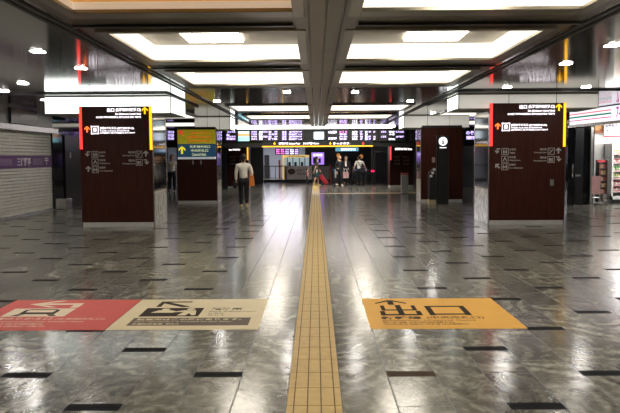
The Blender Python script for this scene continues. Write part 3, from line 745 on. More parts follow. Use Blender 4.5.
# ------------------------------------------------------------------ gate area behind the boards
YG = 44.0
def far(name, px0, py0, px1, py1, Y, d, m, parent=None, bev=0, floor=False):
    a = rect(px0, py0, px1, py1, Y)
    return MB().box(a[0], a[1], Y, Y + d, 0 if floor else a[2], a[3], bev).build(name, m, parent)
o = far('wall_gate_left', 205, 100, 263, 182, 43, .3, mat('slate_wall', (.035, .037, .042), .4), floor=True); o['kind'] = 'structure'
o = far('wall_gate_right', 371.5, 100, 470, 182, 43, .3, mat('slate_wall', (.035, .037, .042), .4), floor=True); o['kind'] = 'structure'
o = far('wall_gate_back', 305, 100, 385, 178, 50, .3, mat('dark_hall', (.022, .021, .025), .5), floor=True); o['kind'] = 'structure'
struct(MB().box(-5.2, -.6, 55, 55.2, 0, 3.2), 'wall_concourse', mat('pale_blue_wall', (.42, .45, .50), .5))
tag(MB().box(-4.6, -1.0, 50, 50.6, ZC - .06, ZC - .005).build('strip_light', glow('concourse_white', (.92, .9, 1), 26)), 'bright strip light in the concourse beyond the ticket gates', 'ceiling light')
# dark door left end
t = thing('door_leaf', P(381, 182, 42.95), 'dark service door in the wall right of the ticket gates', 'door')
far('panel', 375.5, 152, 386, 183.5, 42.93, .06, DARKM, t, floor=True)
far('handle', 384, 168, 385, 170, 42.88, .05, STEEL, t)
far('frame', 374.7, 151.2, 386.8, 152, 42.92, .07, STEEL, t)
tag(far('doorway', 264.5, 155, 269.3, 170, 54.9, .08, BLACK, floor=True), 'black doorway in the pale wall beyond the gates', 'doorway')
# purple departure board beyond gates
a = rect(275, 148.3, 299, 154.8, 47)
t = thing('departure_board', ((a[0] + a[1]) / 2, 47, a[2]), 'small purple and pink lit board hanging beyond the ticket gates', 'departure board')
MB().box(a[0], a[1], 47, 47.15, a[2], a[3]).build('casing', BLACK, t)
for k in range(5):
    m = MB(); x_ = 276 + k * 4.7
    for i in range(3): wall_text(m, ('東京', '博多', '広島', '岡山', '京都')[(k + i) % 5], *rect(x_, 149 + i * 1.9, x_ + 3.7, 150.5 + i * 1.9, 47), 46.99, .05)
    m.build('led_text', (PINK, PINK, LAV, LVW, LAV)[k], t)
MB().path([(a[0] + .3, 47.07, a[3]), (a[0] + .3, 47.07, ZC)], .02).path([(a[1] - .3, 47.07, a[3]), (a[1] - .3, 47.07, ZC)], .02).build('hanger', STEEL, t)
# staffed booth
t = thing('ticket_booth', FL(296, 180), 'staffed ticket booth with a yellow lintel behind the barrier', 'booth')
far('counter', 284, 166, 309, 177, 46, .8, mat('booth_grey', (.3, .3, .32), .4), t, floor=True)
far('lintel', 283, 155, 309, 157.4, 46, .8, mat('booth_yellow', (.7, .5, .12), .4, emit=(1, .65, .2), es=.35), t)
far('post', 282.6, 155, 284.2, 178, 46, .1, mat('booth_yellow', (.7, .5, .12)), t, floor=True)
far('back_panel', 284, 157.4, 309, 166, 46.9, .05, glow('booth_interior', (.28, .38, .46), .4), t)
for k, px in enumerate((287, 292.5, 299, 304.5)):
    far('window_bar', px, 157.4, px + .8, 166, 46, .05, DARKM, t)
m = MB(); wall_text(m, 'きっぷうりば Tickets', *rect(289, 155.5, 305, 157, 46), 45.99, .04); m.build('lettering', BLACK, t)
for k, px in enumerate((289.5, 295.5, 302)):
    tag(far('ticket_terminal', px - 1.2, 162, px + 1.2, 166, 46.3, .25, BLACK, bev=.02), ('left', 'middle', 'right')[k] + ' dark terminal on the booth counter', 'terminal')
tag(far('notice_stand', 278.6, 160, 280.4, 179, 46.5, .1, mat('notice_red', (.5, .12, .08), .5), floor=True), 'narrow red standing notice left of the ticket booth', 'notice')
# low barrier
t = thing('barrier', FL(275, 182), 'glass barrier rail before the pale concourse, left of the printed panel', 'barrier')
far('rail', 263.5, 165.6, 287, 166.6, YG, .05, STEEL, t)
for k in range(5): far('post', 264 + k * 5.6, 166.6, 264.6 + k * 5.6, 181.5, YG, .05, STEEL, t, floor=True)
far('kerb', 263, 179.6, 287, 182, YG - .05, .15, BLACK, t, floor=True)
t = thing('printed_barrier', FL(299, 182), 'pale printed barrier panel with a dark round emblem before the booth', 'barrier')
far('panel', 287, 166, 312, 179.5, YG, .06, mat('panel_rose', (.62, .52, .51), .4), t)
far('plinth', 287, 179.5, 312, 182, YG - .03, .12, BLACK, t, floor=True)
cc = P(291.6, 171.5, YG)
MB().prism([(cc.x + .23 * math.cos(k * PI / 10), cc.z + .19 * math.sin(k * PI / 10)) for k in range(20)], YG - .02, YG).build('round_emblem', mat('emblem_brown', (.09, .035, .04), .5), t)
m = MB(); wall_text(m, 'ようこそ', *rect(296.5, 169, 308, 171.5, YG), YG - .01, .03); wall_text(m, 'WELCOME', *rect(297, 172.8, 308, 175, YG), YG - .01, .03); m.build('lettering', mat('emblem_brown', (.09, .035, .04), .5), t)
t = thing('slatted_barrier', FL(322, 182), 'grey barrier panel behind the woman with the red suitcase', 'barrier')
far('panel', 312.5, 166, 330, 179.5, YG, .06, mat('panel_taupe', (.12, .10, .10), .4), t)
for k in range(6): far('slat', 313.5 + k * 2.8, 167.5, 314.2 + k * 2.8, 178.5, YG - .02, .02, mat('slat_grey', (.22, .19, .18), .5), t)
far('plinth', 312.5, 179.5, 330, 182, YG - .03, .12, BLACK, t, floor=True)
# purple advert
a = rect(311.5, 152.5, 324, 164.5, 46)
t = thing('advert_screen', ((a[0] + a[1]) / 2, 46, a[2]), 'glowing violet advert screen above the heads before the dark wall', 'screen')
MB().box(a[0] - .05, a[1] + .05, 46.01, 46.12, a[2] - .05, a[3] + .05).build('casing', BLACK, t)
MB().box(a[0], a[1], 46, 46.01, a[2], a[3]).build('lit_picture', glow('violet_picture', (.42, .22, .95), .6), t)
m = MB()
m.box(a[0] + .1, a[0] + .35, 45.99, 46, a[2] + .05, a[2] + .45).box(a[0] + .45, a[0] + .6, 45.99, 46, a[2] + .1, a[2] + .4)
m.build('dark_shape', mat('ink_violet', (.03, .01, .07), .5), t)
m = MB(); wall_text(m, '新幹線', a[0] + .12, a[1] - .1, a[3] - .25, a[3] - .08, 45.99, .04); m.build('lettering', LVW, t)
MB().box(a[0] + .3, a[0] + .38, 46.05, 46.1, 0, a[2]).build('stand', DARKM, t)
# cyan sign over gates
a = rect(335.5, 147.6, 358.5, 151.2, 43.5)
t = thing('gate_sign', ((a[0] + a[1]) / 2, 43.5, a[2]), 'pale cyan lit sign hanging over the ticket gates', 'sign')
MB().box(a[0], a[1], 43.5, 43.65, a[2], a[3]).build('lit_face', glow('gate_cyan', (.12, .36, .5), .5), t)
m = MB(); wall_text(m, '新幹線改札口', *rect(341, 148, 355.5, 150.8, 43.5), 43.49, .05); m.build('lettering', LVW, t)
MB().path([(a[0] + .2, 43.57, a[3]), (a[0] + .2, 43.57, ZC)], .02).path([(a[1] - .2, 43.57, a[3]), (a[1] - .2, 43.57, ZC)], .02).build('hanger', STEEL, t)
# warm lamps
for px, py, lab in ((338.3, 155.5, 'left warm round lamp glowing on the dark wall beyond the gates'), (361.2, 156.5, 'right warm round lamp glowing on the dark wall beyond the gates')):
    c = P(px, py, 49.9); t = thing('wall_lamp', c, lab, 'lamp', 'warm lamps beyond the gates')
    MB().ball((c.x, c.y - .05, c.z), .13, .1, .15).build('globe', glow('warm_globe', (1.0, .42, .14), .2), t, True)
    MB().box(c.x - .08, c.x + .08, c.y, c.y + .1, c.z - .08, c.z + .08).build('bracket', DARKM, t)
# ticket gates
first = None
for k in range(4):
    px = 334 + k * 10.6; c = FL(px, 182.4)
    lab = ('dark ticket gate beside the orange post, at the left end of the gate row', 'ticket gate behind the person with the pink bag', 'ticket gate behind the man in the white shirt', 'ticket gate at the right end of the row by the dark wall')[k]
    if first is None:
        t = thing('ticket_gate', c, lab, 'ticket gate', 'row of ticket gates'); first = t
        m = MB().box(c.x - .1, c.x + .1, c.y, c.y + 1.7, .03, .92, .03); m.build('body', mat('gate_grey', (.06, .06, .07), .3, .3), t)
        MB().box(c.x - .105, c.x + .105, c.y - .01, c.y + 1.71, .92, .98, .02).build('top', mat('gate_top', (.16, .16, .18), .25, .5), t)
        MB().box(c.x - .07, c.x + .07, c.y - .012, c.y, .70, .82).build('indicator', mat('gate_indicator', (.1, .12, .2), .3, emit=(.15, .3, .8), es=.1), t)
        MB().box(c.x + .1, c.x + .38, c.y + .8, c.y + .83, .45, .8, .01).build('flap', mat('flap_grey', (.15, .12, .13), .4), t)
        MB().box(c.x - .09, c.x + .09, c.y + .02, c.y + 1.68, 0, .03).build('base', BLACK, t)
    else: copy_thing(first, c, lab)
c = P(330.6, 168.5, YG - .1)
tag(MB().tube((c.x, YG - .3, 0), (c.x, YG - .3, c.z + .25), .035).build('guide_post', mat('post_orange', (.7, .09, .02), .5)), 'slim orange-red guide post at the left end of the gates', 'post')
c = P(372.8, 171, 41.5)
t = thing('gate_beacon', (c.x, 41.5, 0), 'black post with a small red light at the right end of the gates', 'post')
MB().tube((c.x, 41.5, 0), (c.x, 41.5, c.z - .08), .04).build('post', BLACK, t)
MB().ball((c.x, 41.5, c.z), .12, .08, .07).build('red_lamp', glow('beacon_red', (1, .02, .12), .6), t, True)
# unseen strip added behind the boards to light the passengers from the front
tag(MB().box(-1.0, 3.2, 36.2, 36.5, ZC - .05, ZC - .005).build('strip_light', glow('gate_fill_strip', (1, .95, .9), 24)), 'added fill strip light above the waiting passengers, hidden by the boards', 'ceiling light')

# ------------------------------------------------------------------ convenience shop on the right
A = Vector((7.85, 22.15)); B = Vector((8.62, 14.6))
def fas(s, z, off=0.0):
    d = (B - A); p = A + d * s; nrm = Vector((d.y, -d.x)).normalized()      # towards the hall
    p = p + nrm * off
    return (p.x, p.y, z)
def fband(mb, s0, s1, z0, z1, off0, off1):
    v = [fas(s0, z0, off1), fas(s1, z0, off1), fas(s1, z1, off1), fas(s0, z1, off1), fas(s0, z0, off0), fas(s1, z0, off0), fas(s1, z1, off0), fas(s0, z1, off0)]
    bv = [mb.bm.verts.new(q) for q in v]
    for f in ((0, 1, 2, 3), (7, 6, 5, 4), (0, 4, 5, 1), (1, 5, 6, 2), (2, 6, 7, 3), (3, 7, 4, 0)): mb.bm.faces.new([bv[i] for i in f])
    bmesh.ops.recalc_face_normals(mb.bm, faces=mb.bm.faces); return mb
t = thing('shop_fascia', (A.x, A.y, 2.5), 'lit white shop fascia with red, green and crimson stripes at the right', 'sign')
fband(MB(), 0, 1, 2.46, 2.87, -.15, 0).build('light_box', glow('fascia_white', (.93, .90, 1.0), .6), t)
for nm, mt, za, zb_ in (('red_stripe', glow('stripe_red', (.85, .10, .10), .45), 2.755, 2.785), ('green_stripe', glow('stripe_green', (.0, .22, .12), .5), 2.655, 2.70), ('crimson_stripe', glow('stripe_crimson', (.55, .03, .12), .5), 2.565, 2.59)):
    fband(MB(), .0, .33, za, zb_, 0, .006).build(nm, mt, t)
    fband(MB(), .52, 1, za, zb_, 0, .006).build(nm, mt, t)
m = MB(); me = fit(text_mesh('7-ELEVEN', .03), 0.365, .52, 2.53, 2.83)
for v in me.vertices: v.co = Vector(fas(v.co.x, v.co.y, .008))
m.add_mesh(me); m.build('lettering', glow('logo_crimson', (.5, .05, .25), .5), t)
fband(MB(), -.01, 1.0, 2.38, 2.46, -.18, .03).build('steel_frame', STEEL, t)
fband(MB(), -.01, 1.0, 2.87, 2.888, -.18, .02).build('top_edge', BLACK, t)
# black glass doors
t = thing('glass_door', (8.0, 22.2, 0), 'tall black glass door panels between the right sign pillar and the shop', 'door')
for k, (a, b) in enumerate(((567.5, 574.5), (575, 583.5), (584, 589.5))):
    far('door_panel', a, 128, b, 206.5, 22.12, .05, BLACKG if k != 1 else DARKM, t, floor=True)
MB().path([(P(573.5, 160, 22).x, 22.1, 1.25), (P(573.5, 160, 22).x, 22.05, 1.25), (P(573.5, 160, 22).x, 22.05, .85), (P(573.5, 160, 22).x, 22.1, .85)], .012).build('handle', STEEL, t)
far('label', 575.5, 174.5, 580.5, 176.5, 22.10, .012, mat('label_grey', (.25, .25, .25), .5), t)
tag(far('door_post', 590.6, 127, 593, 206.5, 22.0, .12, STEEL, floor=True), 'slim steel post at the left end of the shop front', 'post')
struct(MB().quad((8.65, 8, 2.84), (8.65, 23.4, 2.84), (14, 23.4, 2.84), (14, 8, 2.84)), 'ceiling_shop', WHITE)
for k, yy in enumerate((21.6, 19.0)):
    tag(MB().box(9.2, 12.5, yy, yy + .35, 2.76, 2.83).build('strip_light', glow('shop_tube', (1, .98, .95), 14)), ('inner', 'outer')[k] + ' white strip light on the shop ceiling', 'ceiling light')
YS = 23.0
# food poster
a = rect(592.8, 121, 603.8, 133, YS + .3)
t = thing('food_poster', ((a[0] + a[1]) / 2, YS + .3, a[2]), 'orange poster of a noodle bowl on the shop wall', 'poster')
MB().box(a[0], a[1], YS + .3, YS + .34, a[2], a[3]).build('print', mat('poster_orange', (.42, .13, .04), .5, var=.7, scale=16), t)
cx, cz = (a[0] + a[1]) / 2 - .02, (a[2] + a[3]) / 2
MB().prism([(cx + .12 * math.cos(k * PI / 8), cz + .11 * math.sin(k * PI / 8)) for k in range(16)], YS + .29, YS + .30).build('bowl', mat('broth', (.62, .33, .10), .5, var=.5, scale=30), t)
a = rect(604.2, 121, 632, 135.5, YS + .2)
t = thing('price_board', ((a[0] + a[1]) / 2, YS + .2, a[2]), 'white board with dark writing above the drinks cooler', 'poster')
MB().box(a[0], a[1], YS + .2, YS + .24, a[2], a[3]).build('board', mat('board_white', (.8, .8, .82), .5), t)
m = MB(); wall_text(m, 'お弁当 おにぎり', *rect(605.5, 123.5, 626, 127.5, YS + .2), YS + .19, .03); wall_text(m, '淹れたてコーヒー', *rect(606, 129.5, 628, 133, YS + .2), YS + .19, .02)
m.build('lettering', mat('ink_navy', (.05, .05, .12), .5), t)
far('red_band', 604.2, 135.5, 632, 137, YS + .19, .05, mat('band_red', (.6, .04, .06), .5), t)
# drinks cooler
x0 = P(608, 170, YS).x; x1 = x0 + 1.3
t = thing('drinks_cooler', ((x0 + x1) / 2, YS, 0), 'tall white open drinks cooler with lit shelves in the shop', 'cooler')
ztop = P(612, 138, YS).z
MB().box(x0, x0 + .05, YS - .3, YS + .35, .12, ztop).box(x1 - .05, x1, YS - .3, YS + .35, .12, ztop).box(x0, x1, YS + .3, YS + .35, .12, ztop).box(x0, x1, YS - .3, YS + .35, .12, .22).build('cabinet', WHITE, t)
MB().box(x0, x1, YS - .3, YS + .35, ztop - .16, ztop).build('header', glow('cooler_header', (1, .97, .95), 1.3), t)
MB().box(x0 + .02, x1 - .02, YS - .28, YS + .33, 0, .12).build('plinth', DARKM, t)
shelf_px = [153.6, 162.3, 170.4, 177.9, 184.6, 191.0]
ROWC = [((.55, .35, .10), 'amber'), ((.62, .16, .16), 'pink-red'), ((.10, .35, .06), 'green'), ((.35, .42, .10), 'yellow-green'), ((.25, .03, .05), 'dark red'), ((.35, .06, .08), 'crimson')]
pos = ('top', 'second', 'third', 'fourth', 'fifth', 'lowest')
for r_i, py in enumerate(shelf_px):
    z = P(612, py, YS - .25).z
    MB().box(x0 + .05, x1 - .05, YS - .28, YS + .3, z - .025, z).build('shelf', WHITE, t)
    MB().box(x0 + .05, x1 - .05, YS - .29, YS - .28, z - .04, z + .005).build('price_rail', mat('rail_pink', (.75, .5, .5), .4), t)
    colr, cn = ROWC[r_i]; first = None
    hgt = .155 if r_i > 1 else .14
    for k in range(7):
        x = x0 + .09 + k * .074
        lab = '%s drink bottle on the %s shelf of the cooler, %s in the row' % (cn, pos[r_i], ('first', 'second', 'third', 'fourth', 'fifth', 'sixth', 'seventh')[k])
        if first is None:
            b_ = thing('drink_bottle', (x, YS - .24, z), lab, 'bottle', '%s drinks on the %s cooler shelf' % (cn, pos[r_i]))
            MB().lathe([(.028, z), (.031, z + .01), (.031, z + hgt * .62), (.013, z + hgt * .85), (.013, z + hgt * .9)], 12, (x, YS - .24)).build('body', mat('drink_' + cn, colr, .25), b_, True)
            MB().lathe([(.015, z + hgt * .9), (.015, z + hgt)], 10, (x, YS - .24)).build('cap', WHITE, b_)
            MB().lathe([(.0318, z + hgt * .2), (.0318, z + hgt * .45)], 12, (x, YS - .24)).build('paper_band', mat('paper_band', (.75, .7, .62), .5), b_)
            first = b_
        else: copy_thing(first, (x, YS - .24, z), lab)
# snack rack
a = rect(597.2, 160, 605.4, 196, 22.6)
t = thing('snack_rack', ((a[0] + a[1]) / 2, 22.6, 0), 'narrow dark snack rack with a red header, left of the cooler', 'rack')
MB().box(a[0], a[0] + .015, 22.45, 22.75, .05, a[3]).box(a[1] - .015, a[1], 22.45, 22.75, .05, a[3]).box(a[0], a[1], 22.74, 22.75, .05, a[3]).build('frame', mat('rack_dark', (.10, .06, .06), .5), t)
far('header', 597.2, 160, 605.4, 162.3, 22.43, .03, mat('rack_red', (.6, .06, .08), .5), t)
for k in range(5):
    z = P(601, 168.5 + k * 6.3, 22.5).z
    MB().box(a[0], a[1], 22.46, 22.74, z - .012, z).build('shelf', mat('rack_dark', (.10, .06, .06), .5), t)
    for q in range(3):
        x = a[0] + .045 + q * .078
        pk = MB().box(x - .03, x + .03, 22.5, 22.56, z + .02, z + .125, .008); 
        for sgn in (0, 1): pk.box(x - .03, x + .03, 22.525, 22.535, z + (.0 if not sgn else .12), z + (.025 if not sgn else .14))
        tag(pk.build('snack_packet', mat('packet_%d' % ((k * 2 + q) % 4), ((.5, .35, .12), (.45, .28, .22), (.32, .08, .07), (.5, .42, .25))[(k * 2 + q) % 4], .35)),
            'snack packet on the %s shelf of the snack rack, %s' % (('top', 'second', 'middle', 'fourth', 'lowest')[k], ('left one', 'centre one', 'right one')[q]), 'packet', 'packets on the snack rack')
# pink display board on a wheeled stand
a = rect(591.8, 176, 600.6, 194.5, 22.0 - .4)
Yq = 21.6
t = thing('display_stand', ((a[0] + a[1]) / 2, Yq, 0), 'pink board on a wheeled metal stand at the shop entrance', 'stand')
MB().box(a[0], a[1], Yq, Yq + .02, a[2], a[3], .004).build('board', mat('board_pink', (.48, .27, .27), .4), t)
m = MB()
for x in (a[0] + .02, a[1] - .02):
    m.path([(x, Yq + .04, .05), (x, Yq + .04, a[3])], .012); m.path([(x, Yq - .18, .06), (x, Yq + .26, .06)], .012)
m.path([(a[0] + .02, Yq + .04, .25), (a[1] - .02, Yq + .04, .25)], .01)
m.build('frame', STEEL, t)
for x in (a[0] + .02, a[1] - .02):
    for y_ in (Yq - .18, Yq + .26): MB().tube((x - .012, y_, .03), (x + .012, y_, .03), .03).build('wheel', BLACK, t)
a = rect(602.5, 196, 607.5, 203.5, 22.2)
t = thing('wire_basket', ((a[0] + a[1]) / 2, 22.2, 0), 'small metal wire basket on the shop floor before the cooler', 'basket')
m = MB()
for k in range(4): m.path([(a[0], 22.1, .06 + k * .08), (a[1], 22.1, .06 + k * .08), (a[1], 22.35, .06 + k * .08), (a[0], 22.35, .06 + k * .08), (a[0], 22.1, .06 + k * .08)], .006, 6)
for x in (a[0], (a[0] + a[1]) / 2, a[1]): m.path([(x, 22.1, 0), (x, 22.1, .31)], .006, 6).path([(x, 22.35, 0), (x, 22.35, .31)], .006, 6)
m.build('wires', STEEL, t)

# ------------------------------------------------------------------ people
SKIN = mat('skin', (.55, .33, .23), .5, var=.04)
def skin_mesh(chains, sub=1):
    """chains: list of lists of (x, y, z, r); the first point of later chains joins the nearest existing vertex"""
    vs, es, rad = [], [], []
    def find(p):
        for i, v in enumerate(vs):
            if (Vector(v) - Vector(p[:3])).length < 1e-4: return i
        vs.append(tuple(p[:3])); rad.append(p[3]); return len(vs) - 1
    for ch in chains:
        prev = None
        for p in ch:
            i = find(p)
            if prev is not None: es.append((prev, i))
            prev = i
    me = bpy.data.meshes.new('s'); me.from_pydata(vs, es, []); ob = bpy.data.objects.new('s', me)
    md = ob.modifiers.new('skin', 'SKIN'); md.use_smooth_shade = True
    for i, r in enumerate(rad):
        sv = me.skin_vertices[0].data[i]; sv.radius = (r, r) if not isinstance(r, tuple) else r; sv.use_root = (i == 0)
    if sub: s_ = ob.modifiers.new('sub', 'SUBSURF'); s_.levels = sub; s_.render_levels = sub
    return mesh_of(ob)

def person(name_label, loc, face, height, top_m, leg_m, hair_m, shoe_m, stride=0.0, sleeve='short', arms=None, hairstyle='bob', skirt=False, coat=False, lean=0.0, bare_legs=False, turn=0.0):
    """face: heading in degrees, 0 = away from the camera (+Y). arms: [(elbow, wrist) left, right] offsets in body units"""
    t = thing('person', loc, name_label, 'person')
    Hh = height
    s = stride
    J = {}
    J['pel'] = (0, 0, .525); J['wa'] = (0, .003, .61); J['ch'] = (0, .004 + lean * .5, .71); J['sh'] = (0, 0 + lean, .79); J['nk'] = (0, .004 + lean, .845); J['hd'] = (0, .012 + lean * 1.2, .885)
    legs = []
    for k, sg in ((-1, 1), (1, -1)):
        f = s * sg
        hip = (k * .048, 0, .50); kn = (k * .050, f * .10 + .012, .285); an = (k * .05, f * .17 - (.02 if f < 0 else 0), .045 + (.02 if f < 0 else 0))
        toe = (k * .056, an[1] + .075, .016)
        legs.append((hip, kn, an, toe))
    if arms is None: arms = [((-.02, -.02, -.17), (.0, .03, -.16)), ((.02, -.02, -.17), (0, .05, -.155))]
    arm = []
    for k, ar in ((-1, arms[0]), (1, arms[1])):
        shd = (k * .098, lean, .79)
        el = tuple(a + b for a, b in zip(shd, ar[0])); wr = tuple(a + b for a, b in zip(el, ar[1])); arm.append((shd, el, wr, k))
    M = Matrix.Rotation(R(face), 4, 'Z') @ Matrix.Diagonal((Hh * 1.12, Hh * 1.05, Hh, 1))
    T = Matrix.Translation(loc) @ M
    g = lambda p, r: (p[0], p[1], p[2], r)
    # continuous body
    ch = [[g(J['pel'], .07), g(J['wa'], .058), g(J['ch'], .068), g(J['sh'], .055), g(J['nk'], .028), g(J['hd'], .03)]]
    for l in legs: ch.append([g(J['pel'], .07), g(l[0], .048), g(l[1], .032), g(l[2], .019), g(l[3], .016)])
    for shd, el, wr, k in arm: ch.append([g(J['sh'], .055), g(shd, .030), g(el, .021), g(wr, .014)])
    body = MB(); me = skin_mesh(ch); body.add_mesh(me)
    hx, hy, hz = J['hd'][0], J['hd'][1], J['hd'][2] + .042
    body.ball((hx, hy, hz), .046, .056, .068, 16)
    body.ball((hx, hy + .058, hz - .012), .009, .014, .014, 8)               # nose
    for k in (-1, 1): body.ball((hx + k * .047, hy - .004, hz - .008), .007, .012, .017, 8)   # ears
    for shd, el, wr, k in arm:
        d = (Vector(wr) - Vector(el)).normalized(); wv = Vector(wr)
        pc = wv + d * .028
        side = Vector((0, 1, 0)) - d * d.y; side.normalize(); nrm = d.cross(side)
        body.ball(pc, .020, .022, .032, 10)
        for f_i in range(4):
            off = side * (.0165 - f_i * .011); ln = (.034, .040, .038, .029)[f_i]
            a_ = pc + d * .022 + off; b2 = a_ + d * ln * .55 ; c2 = b2 + d * ln * .45 - nrm * k * .010
            body.tube(a_, b2, .0056, .005, 6).tube(b2, c2, .005, .004, 6)
        a_ = wv + d * .015 + side * .018; b2 = a_ + d * .018 + side * .012; body.tube(a_, b2, .0062, .0055, 6).tube(b2, b2 + d * .018, .0055, .0045, 6)
    o = body.build('body', SKIN, None, True); o.data.transform(M); o.parent = t
    def piece(nm, mb, m_):
        q = mb.build(nm, m_, None, True); q.data.transform(M); q.parent = t; return q
    # face
    e = MB()
    for k in (-1, 1): e.ball((hx + k * .018, hy + .0525, hz + .004), .0075, .004, .0045, 8)
    piece('eyes', e, BLACK)
    piece('mouth', MB().ball((hx, hy + .050, hz - .036), .014, .004, .004, 8), mat('lips', (.4, .12, .10), .5))
    # top
    e = .012
    c_ = [[(0, 0, .51 if not coat else .44, .078 if not skirt else .07), g(J['wa'], .062 + e * .5), g(J['ch'], .070 + e), g(J['sh'], .052 + e), g(J['nk'], .032)]]
    for shd, el, wr, k in arm:
        if sleeve == 'long': c_.append([g(J['sh'], .052 + e), g(shd, .038), g(el, .029), g(tuple(a + (b - a) * .93 for a, b in zip(el, wr)), .022)])
        else: c_.append([g(J['sh'], .052 + e), g(shd, .039), g(tuple(a + (b - a) * .85 for a, b in zip(shd, el)), .033)])
    piece('shirt' if not coat else 'jacket', MB().add_mesh(skin_mesh(c_)), top_m)
    if skirt:
        piece('skirt', MB().lathe([(.095, .30), (.10, .31), (.085, .46), (.068, .59), (.06, .60)], 20), leg_m)
    else:
        c_ = [[(0, 0, .60, .062), g(J['pel'], .079)]]
        for l in legs: c_.append([g(J['pel'], .079), g(l[0], .060), g(l[1], .042), (l[2][0], l[2][1], l[2][2] + .02, .030)])
        piece('trousers', MB().add_mesh(skin_mesh(c_)), leg_m)
    for l in legs:
        m_ = MB(); a_ = Vector(l[2]); m_.ball((a_.x + .002, a_.y + .028, max(.018, a_.z - .024)), .026, .062, .019, 10).ball((a_.x, a_.y - .012, a_.z - .008), .021, .024, .025, 8)
        piece('shoe', m_, shoe_m)
    m_ = MB()
    m_.ball((hx, hy - .012, hz + .014), .053, .058, .066, 14)
    if hairstyle == 'bob': m_.ball((hx, hy - .03, hz - .02), .052, .038, .055, 12)
    if hairstyle == 'long': m_.ball((hx, hy - .034, hz - .06), .050, .03, .105, 12)
    if hairstyle == 'bun': m_.ball((hx, hy - .045, hz - .035), .026, .026, .05, 10)
    piece('hair', m_, hair_m)
    return t, T, arm

WHITEC = mat('white_cotton', (.82, .77, .70), .8, var=.06); BLACKC = mat('black_cloth', (.010, .010, .013), .85); HAIRB = mat('black_hair', (.010, .007, .006), .45)
HAIRR = mat('auburn_hair', (.16, .045, .02), .5); HAIRY = mat('fair_hair', (.50, .28, .10), .5); TAN = mat('tan_shoes', (.60, .50, .20), .5); BSH = mat('black_shoes', (.01, .01, .01), .4)
NAVY = mat('navy_cloth', (.02, .025, .045), .8); OLIVE = mat('olive_cloth', (.07, .06, .035), .8); TEAL = mat('teal_cloth', (.02, .06, .065), .8)

c = FL(244.0, 208.2)
_, T, arm = person('woman walking away in a white blouse and black trousers, orange bag on her shoulder', c, 3, 1.63, WHITEC, BLACKC, HAIRB, TAN, stride=.35, sleeve='long', hairstyle='bun',
      arms=[((-.028, -.01, -.155), (.0, .035, -.13)), ((.04, -.02, -.13), (-.015, .06, -.11))])
# her orange shoulder bag
bc = T @ Vector((.12, -.03, .505))
t = thing('shoulder_bag', bc, 'orange leather shoulder bag hanging from the woman walking away', 'bag')
MB().prism([(bc.x - .05, bc.z - .17), (bc.x + .11, bc.z - .15), (bc.x + .08, bc.z + .16), (bc.x - .03, bc.z + .16)], bc.y - .06, bc.y + .05).build('bag_body', mat('orange_leather', (.72, .22, .05), .4), t)
sp = T @ Vector((.105, 0, .835))
MB().path([(bc.x - .05, bc.y, bc.z + .13), (sp.x + .03, sp.y - .05, sp.z - .1), (sp.x, sp.y, sp.z), (bc.x + .07, bc.y + .04, bc.z + .13)], .01).build('strap', mat('orange_leather', (.72, .22, .05), .4), t)
bc = T @ Vector((-.15, .03, .47))
t = thing('handbag', bc, 'black handbag at the left side of the woman walking away', 'bag')
MB().box(bc.x - .04, bc.x + .07, bc.y - .1, bc.y + .1, bc.z - .17, bc.z + .02, .02).build('bag_body', BLACKC, t)
MB().path([(bc.x, bc.y - .07, bc.z + .02), (bc.x, bc.y - .03, bc.z + .13), (bc.x, bc.y + .03, bc.z + .13), (bc.x, bc.y + .07, bc.z + .02)], .008).build('handle', BLACKC, t)

c = FL(172.4, 192.8)
person('person with reddish hair in a white shirt standing left of the yellow and blue sign', c, 195, 1.68, WHITEC, BLACKC, HAIRR, BSH, stride=.12, hairstyle='bob')
c = FL(316.3, 185.8)
_, T, arm = person('woman in an olive top and teal skirt pulling a red suitcase', c, -75, 1.58, OLIVE, TEAL, HAIRB, TAN, stride=.5, skirt=True, hairstyle='long', lean=.01,
      arms=[((-.01, .05, -.15), (.0, .08, -.11)), ((.02, -.06, -.15), (.02, -.06, -.14))])
# red suitcase tilted behind her
c = FL(327.6, 184.8)
t = thing('suitcase', c, 'red wheeled suitcase tilted behind the woman in the teal skirt', 'suitcase')
tilt = Matrix.Translation(c) @ Matrix.Rotation(R(-38), 4, 'Y')
def tb(nm, mb, m_):
    mb.bm.transform(tilt); return mb.build(nm, m_, t)
tb('shell', MB().box(-.13, .13, -.2, .2, .06, .68, .04), mat('suitcase_red', (.55, .03, .05), .35))
tb('handle', MB().path([(-.08, -.1, .66), (-.08, -.1, .98), (-.08, .1, .98), (-.08, .1, .66)], .012), STEEL)
for y_ in (-.16, .16): tb('wheel', MB().tube((-.09, y_ - .02, .035), (-.09, y_ + .02, .035), .035), BLACK)
c = FL(307.2, 186.3)
person('small child in a pink top beside the woman pulling the suitcase', c, -80, .98, mat('pink_cotton', (.5, .22, .22), .8), NAVY, HAIRB, BSH, stride=.3, hairstyle='bob')
c = FL(339.5, 186.0)
person('woman with fair hair in a black jacket and pale scarf at the gates', c, 215, 1.62, BLACKC, BLACKC, HAIRY, WHITEC, stride=.4, sleeve='long', coat=True, hairstyle='long')
q = P(336.3, 170, 37.9)
t = thing('white_bag', q, 'white bag carried at the side of the fair-haired woman in black', 'bag')
MB().box(q.x - .09, q.x + .07, 37.8, 38.0, q.z - .42, q.z - .02, .03).build('bag_body', mat('bag_grey', (.42, .42, .42), .6), t)
MB().path([(q.x - .05, 37.9, q.z - .03), (q.x - .01, 37.9, q.z + .35), (q.x + .04, 37.9, q.z - .03)], .014).build('strap', WHITE, t)
c = FL(346.0, 185.2)
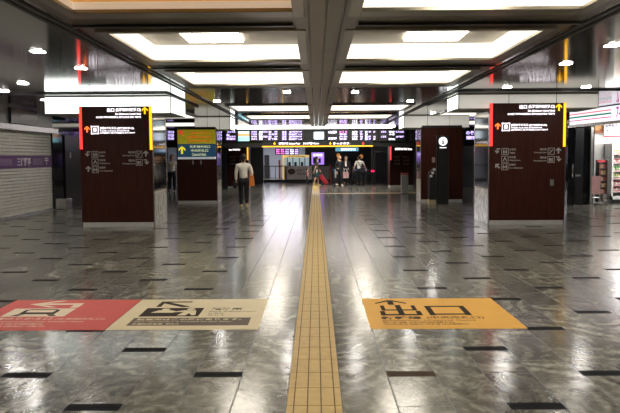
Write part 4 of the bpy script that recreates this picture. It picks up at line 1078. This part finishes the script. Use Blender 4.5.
pt, T, arm = person('person in a black suit with white shirt front holding a pink bag', c, 175, 1.60, BLACKC, BLACKC, HAIRB, BSH, sleeve='long', coat=True, stride=.1, hairstyle='bob',
      arms=[((-.02, .02, -.16), (.04, .09, -.06)), ((.02, .02, -.16), (-.04, .09, -.06))])
v = T @ Vector((0, .088, .72))
MB().box(v.x - .05, v.x + .05, v.y - .01, v.y + .03, v.z - .12, v.z + .14, .02).build('shirt_front', WHITEC, pt)
q = P(345.4, 174.5, 38.35)
t = thing('shopping_bag', q, 'pale pink shopping bag held before the person in the black suit', 'bag')
MB().prism([(q.x - .18, q.z - .20), (q.x + .18, q.z - .20), (q.x + .16, q.z + .15), (q.x - .15, q.z + .15)], 38.35, 38.49).build('bag_body', mat('bag_pink', (.62, .36, .38), .6), t)
MB().path([(q.x - .08, 38.42, q.z + .15), (q.x - .04, 38.42, q.z + .3), (q.x + .05, 38.42, q.z + .3), (q.x + .09, 38.42, q.z + .15)], .012).build('handle', WHITE, t)
c = FL(359.3, 185.0)
_, T, arm = person('man in a white shirt and dark trousers with a black bag strap across his back', c, 8, 1.60, WHITEC, BLACKC, HAIRB, BSH, stride=.3, hairstyle='none',
      arms=[((-.05, -.02, -.15), (-.03, .03, -.13)), ((.07, -.01, -.13), (.05, .05, -.12))])
q = T @ Vector((.07, -.10, .50)); a_ = T @ Vector((-.07, -.085, .83)); b_ = T @ Vector((.03, -.10, .62))
t = thing('shoulder_bag', q, 'black shoulder bag on the back of the man in the white shirt', 'bag')
MB().box(q.x - .16, q.x + .14, q.y - .07, q.y + .02, q.z - .12, q.z + .12, .03).build('bag_body', BLACKC, t)
MB().path([(q.x, q.y, q.z + .11), tuple(b_), tuple(a_)], .016).build('strap', BLACKC, t)

# ------------------------------------------------------------------ world and view
w = bpy.data.worlds.new('world'); SC.world = w; w.use_nodes = True
w.node_tree.nodes['Background'].inputs[0].default_value = (.9, .92, 1, 1); w.node_tree.nodes['Background'].inputs[1].default_value = .15
vs = SC.view_settings; vs.view_transform = 'Standard'; vs.look = 'None'; vs.gamma = 1; vs.use_curve_mapping = False; vs.exposure = 0.95
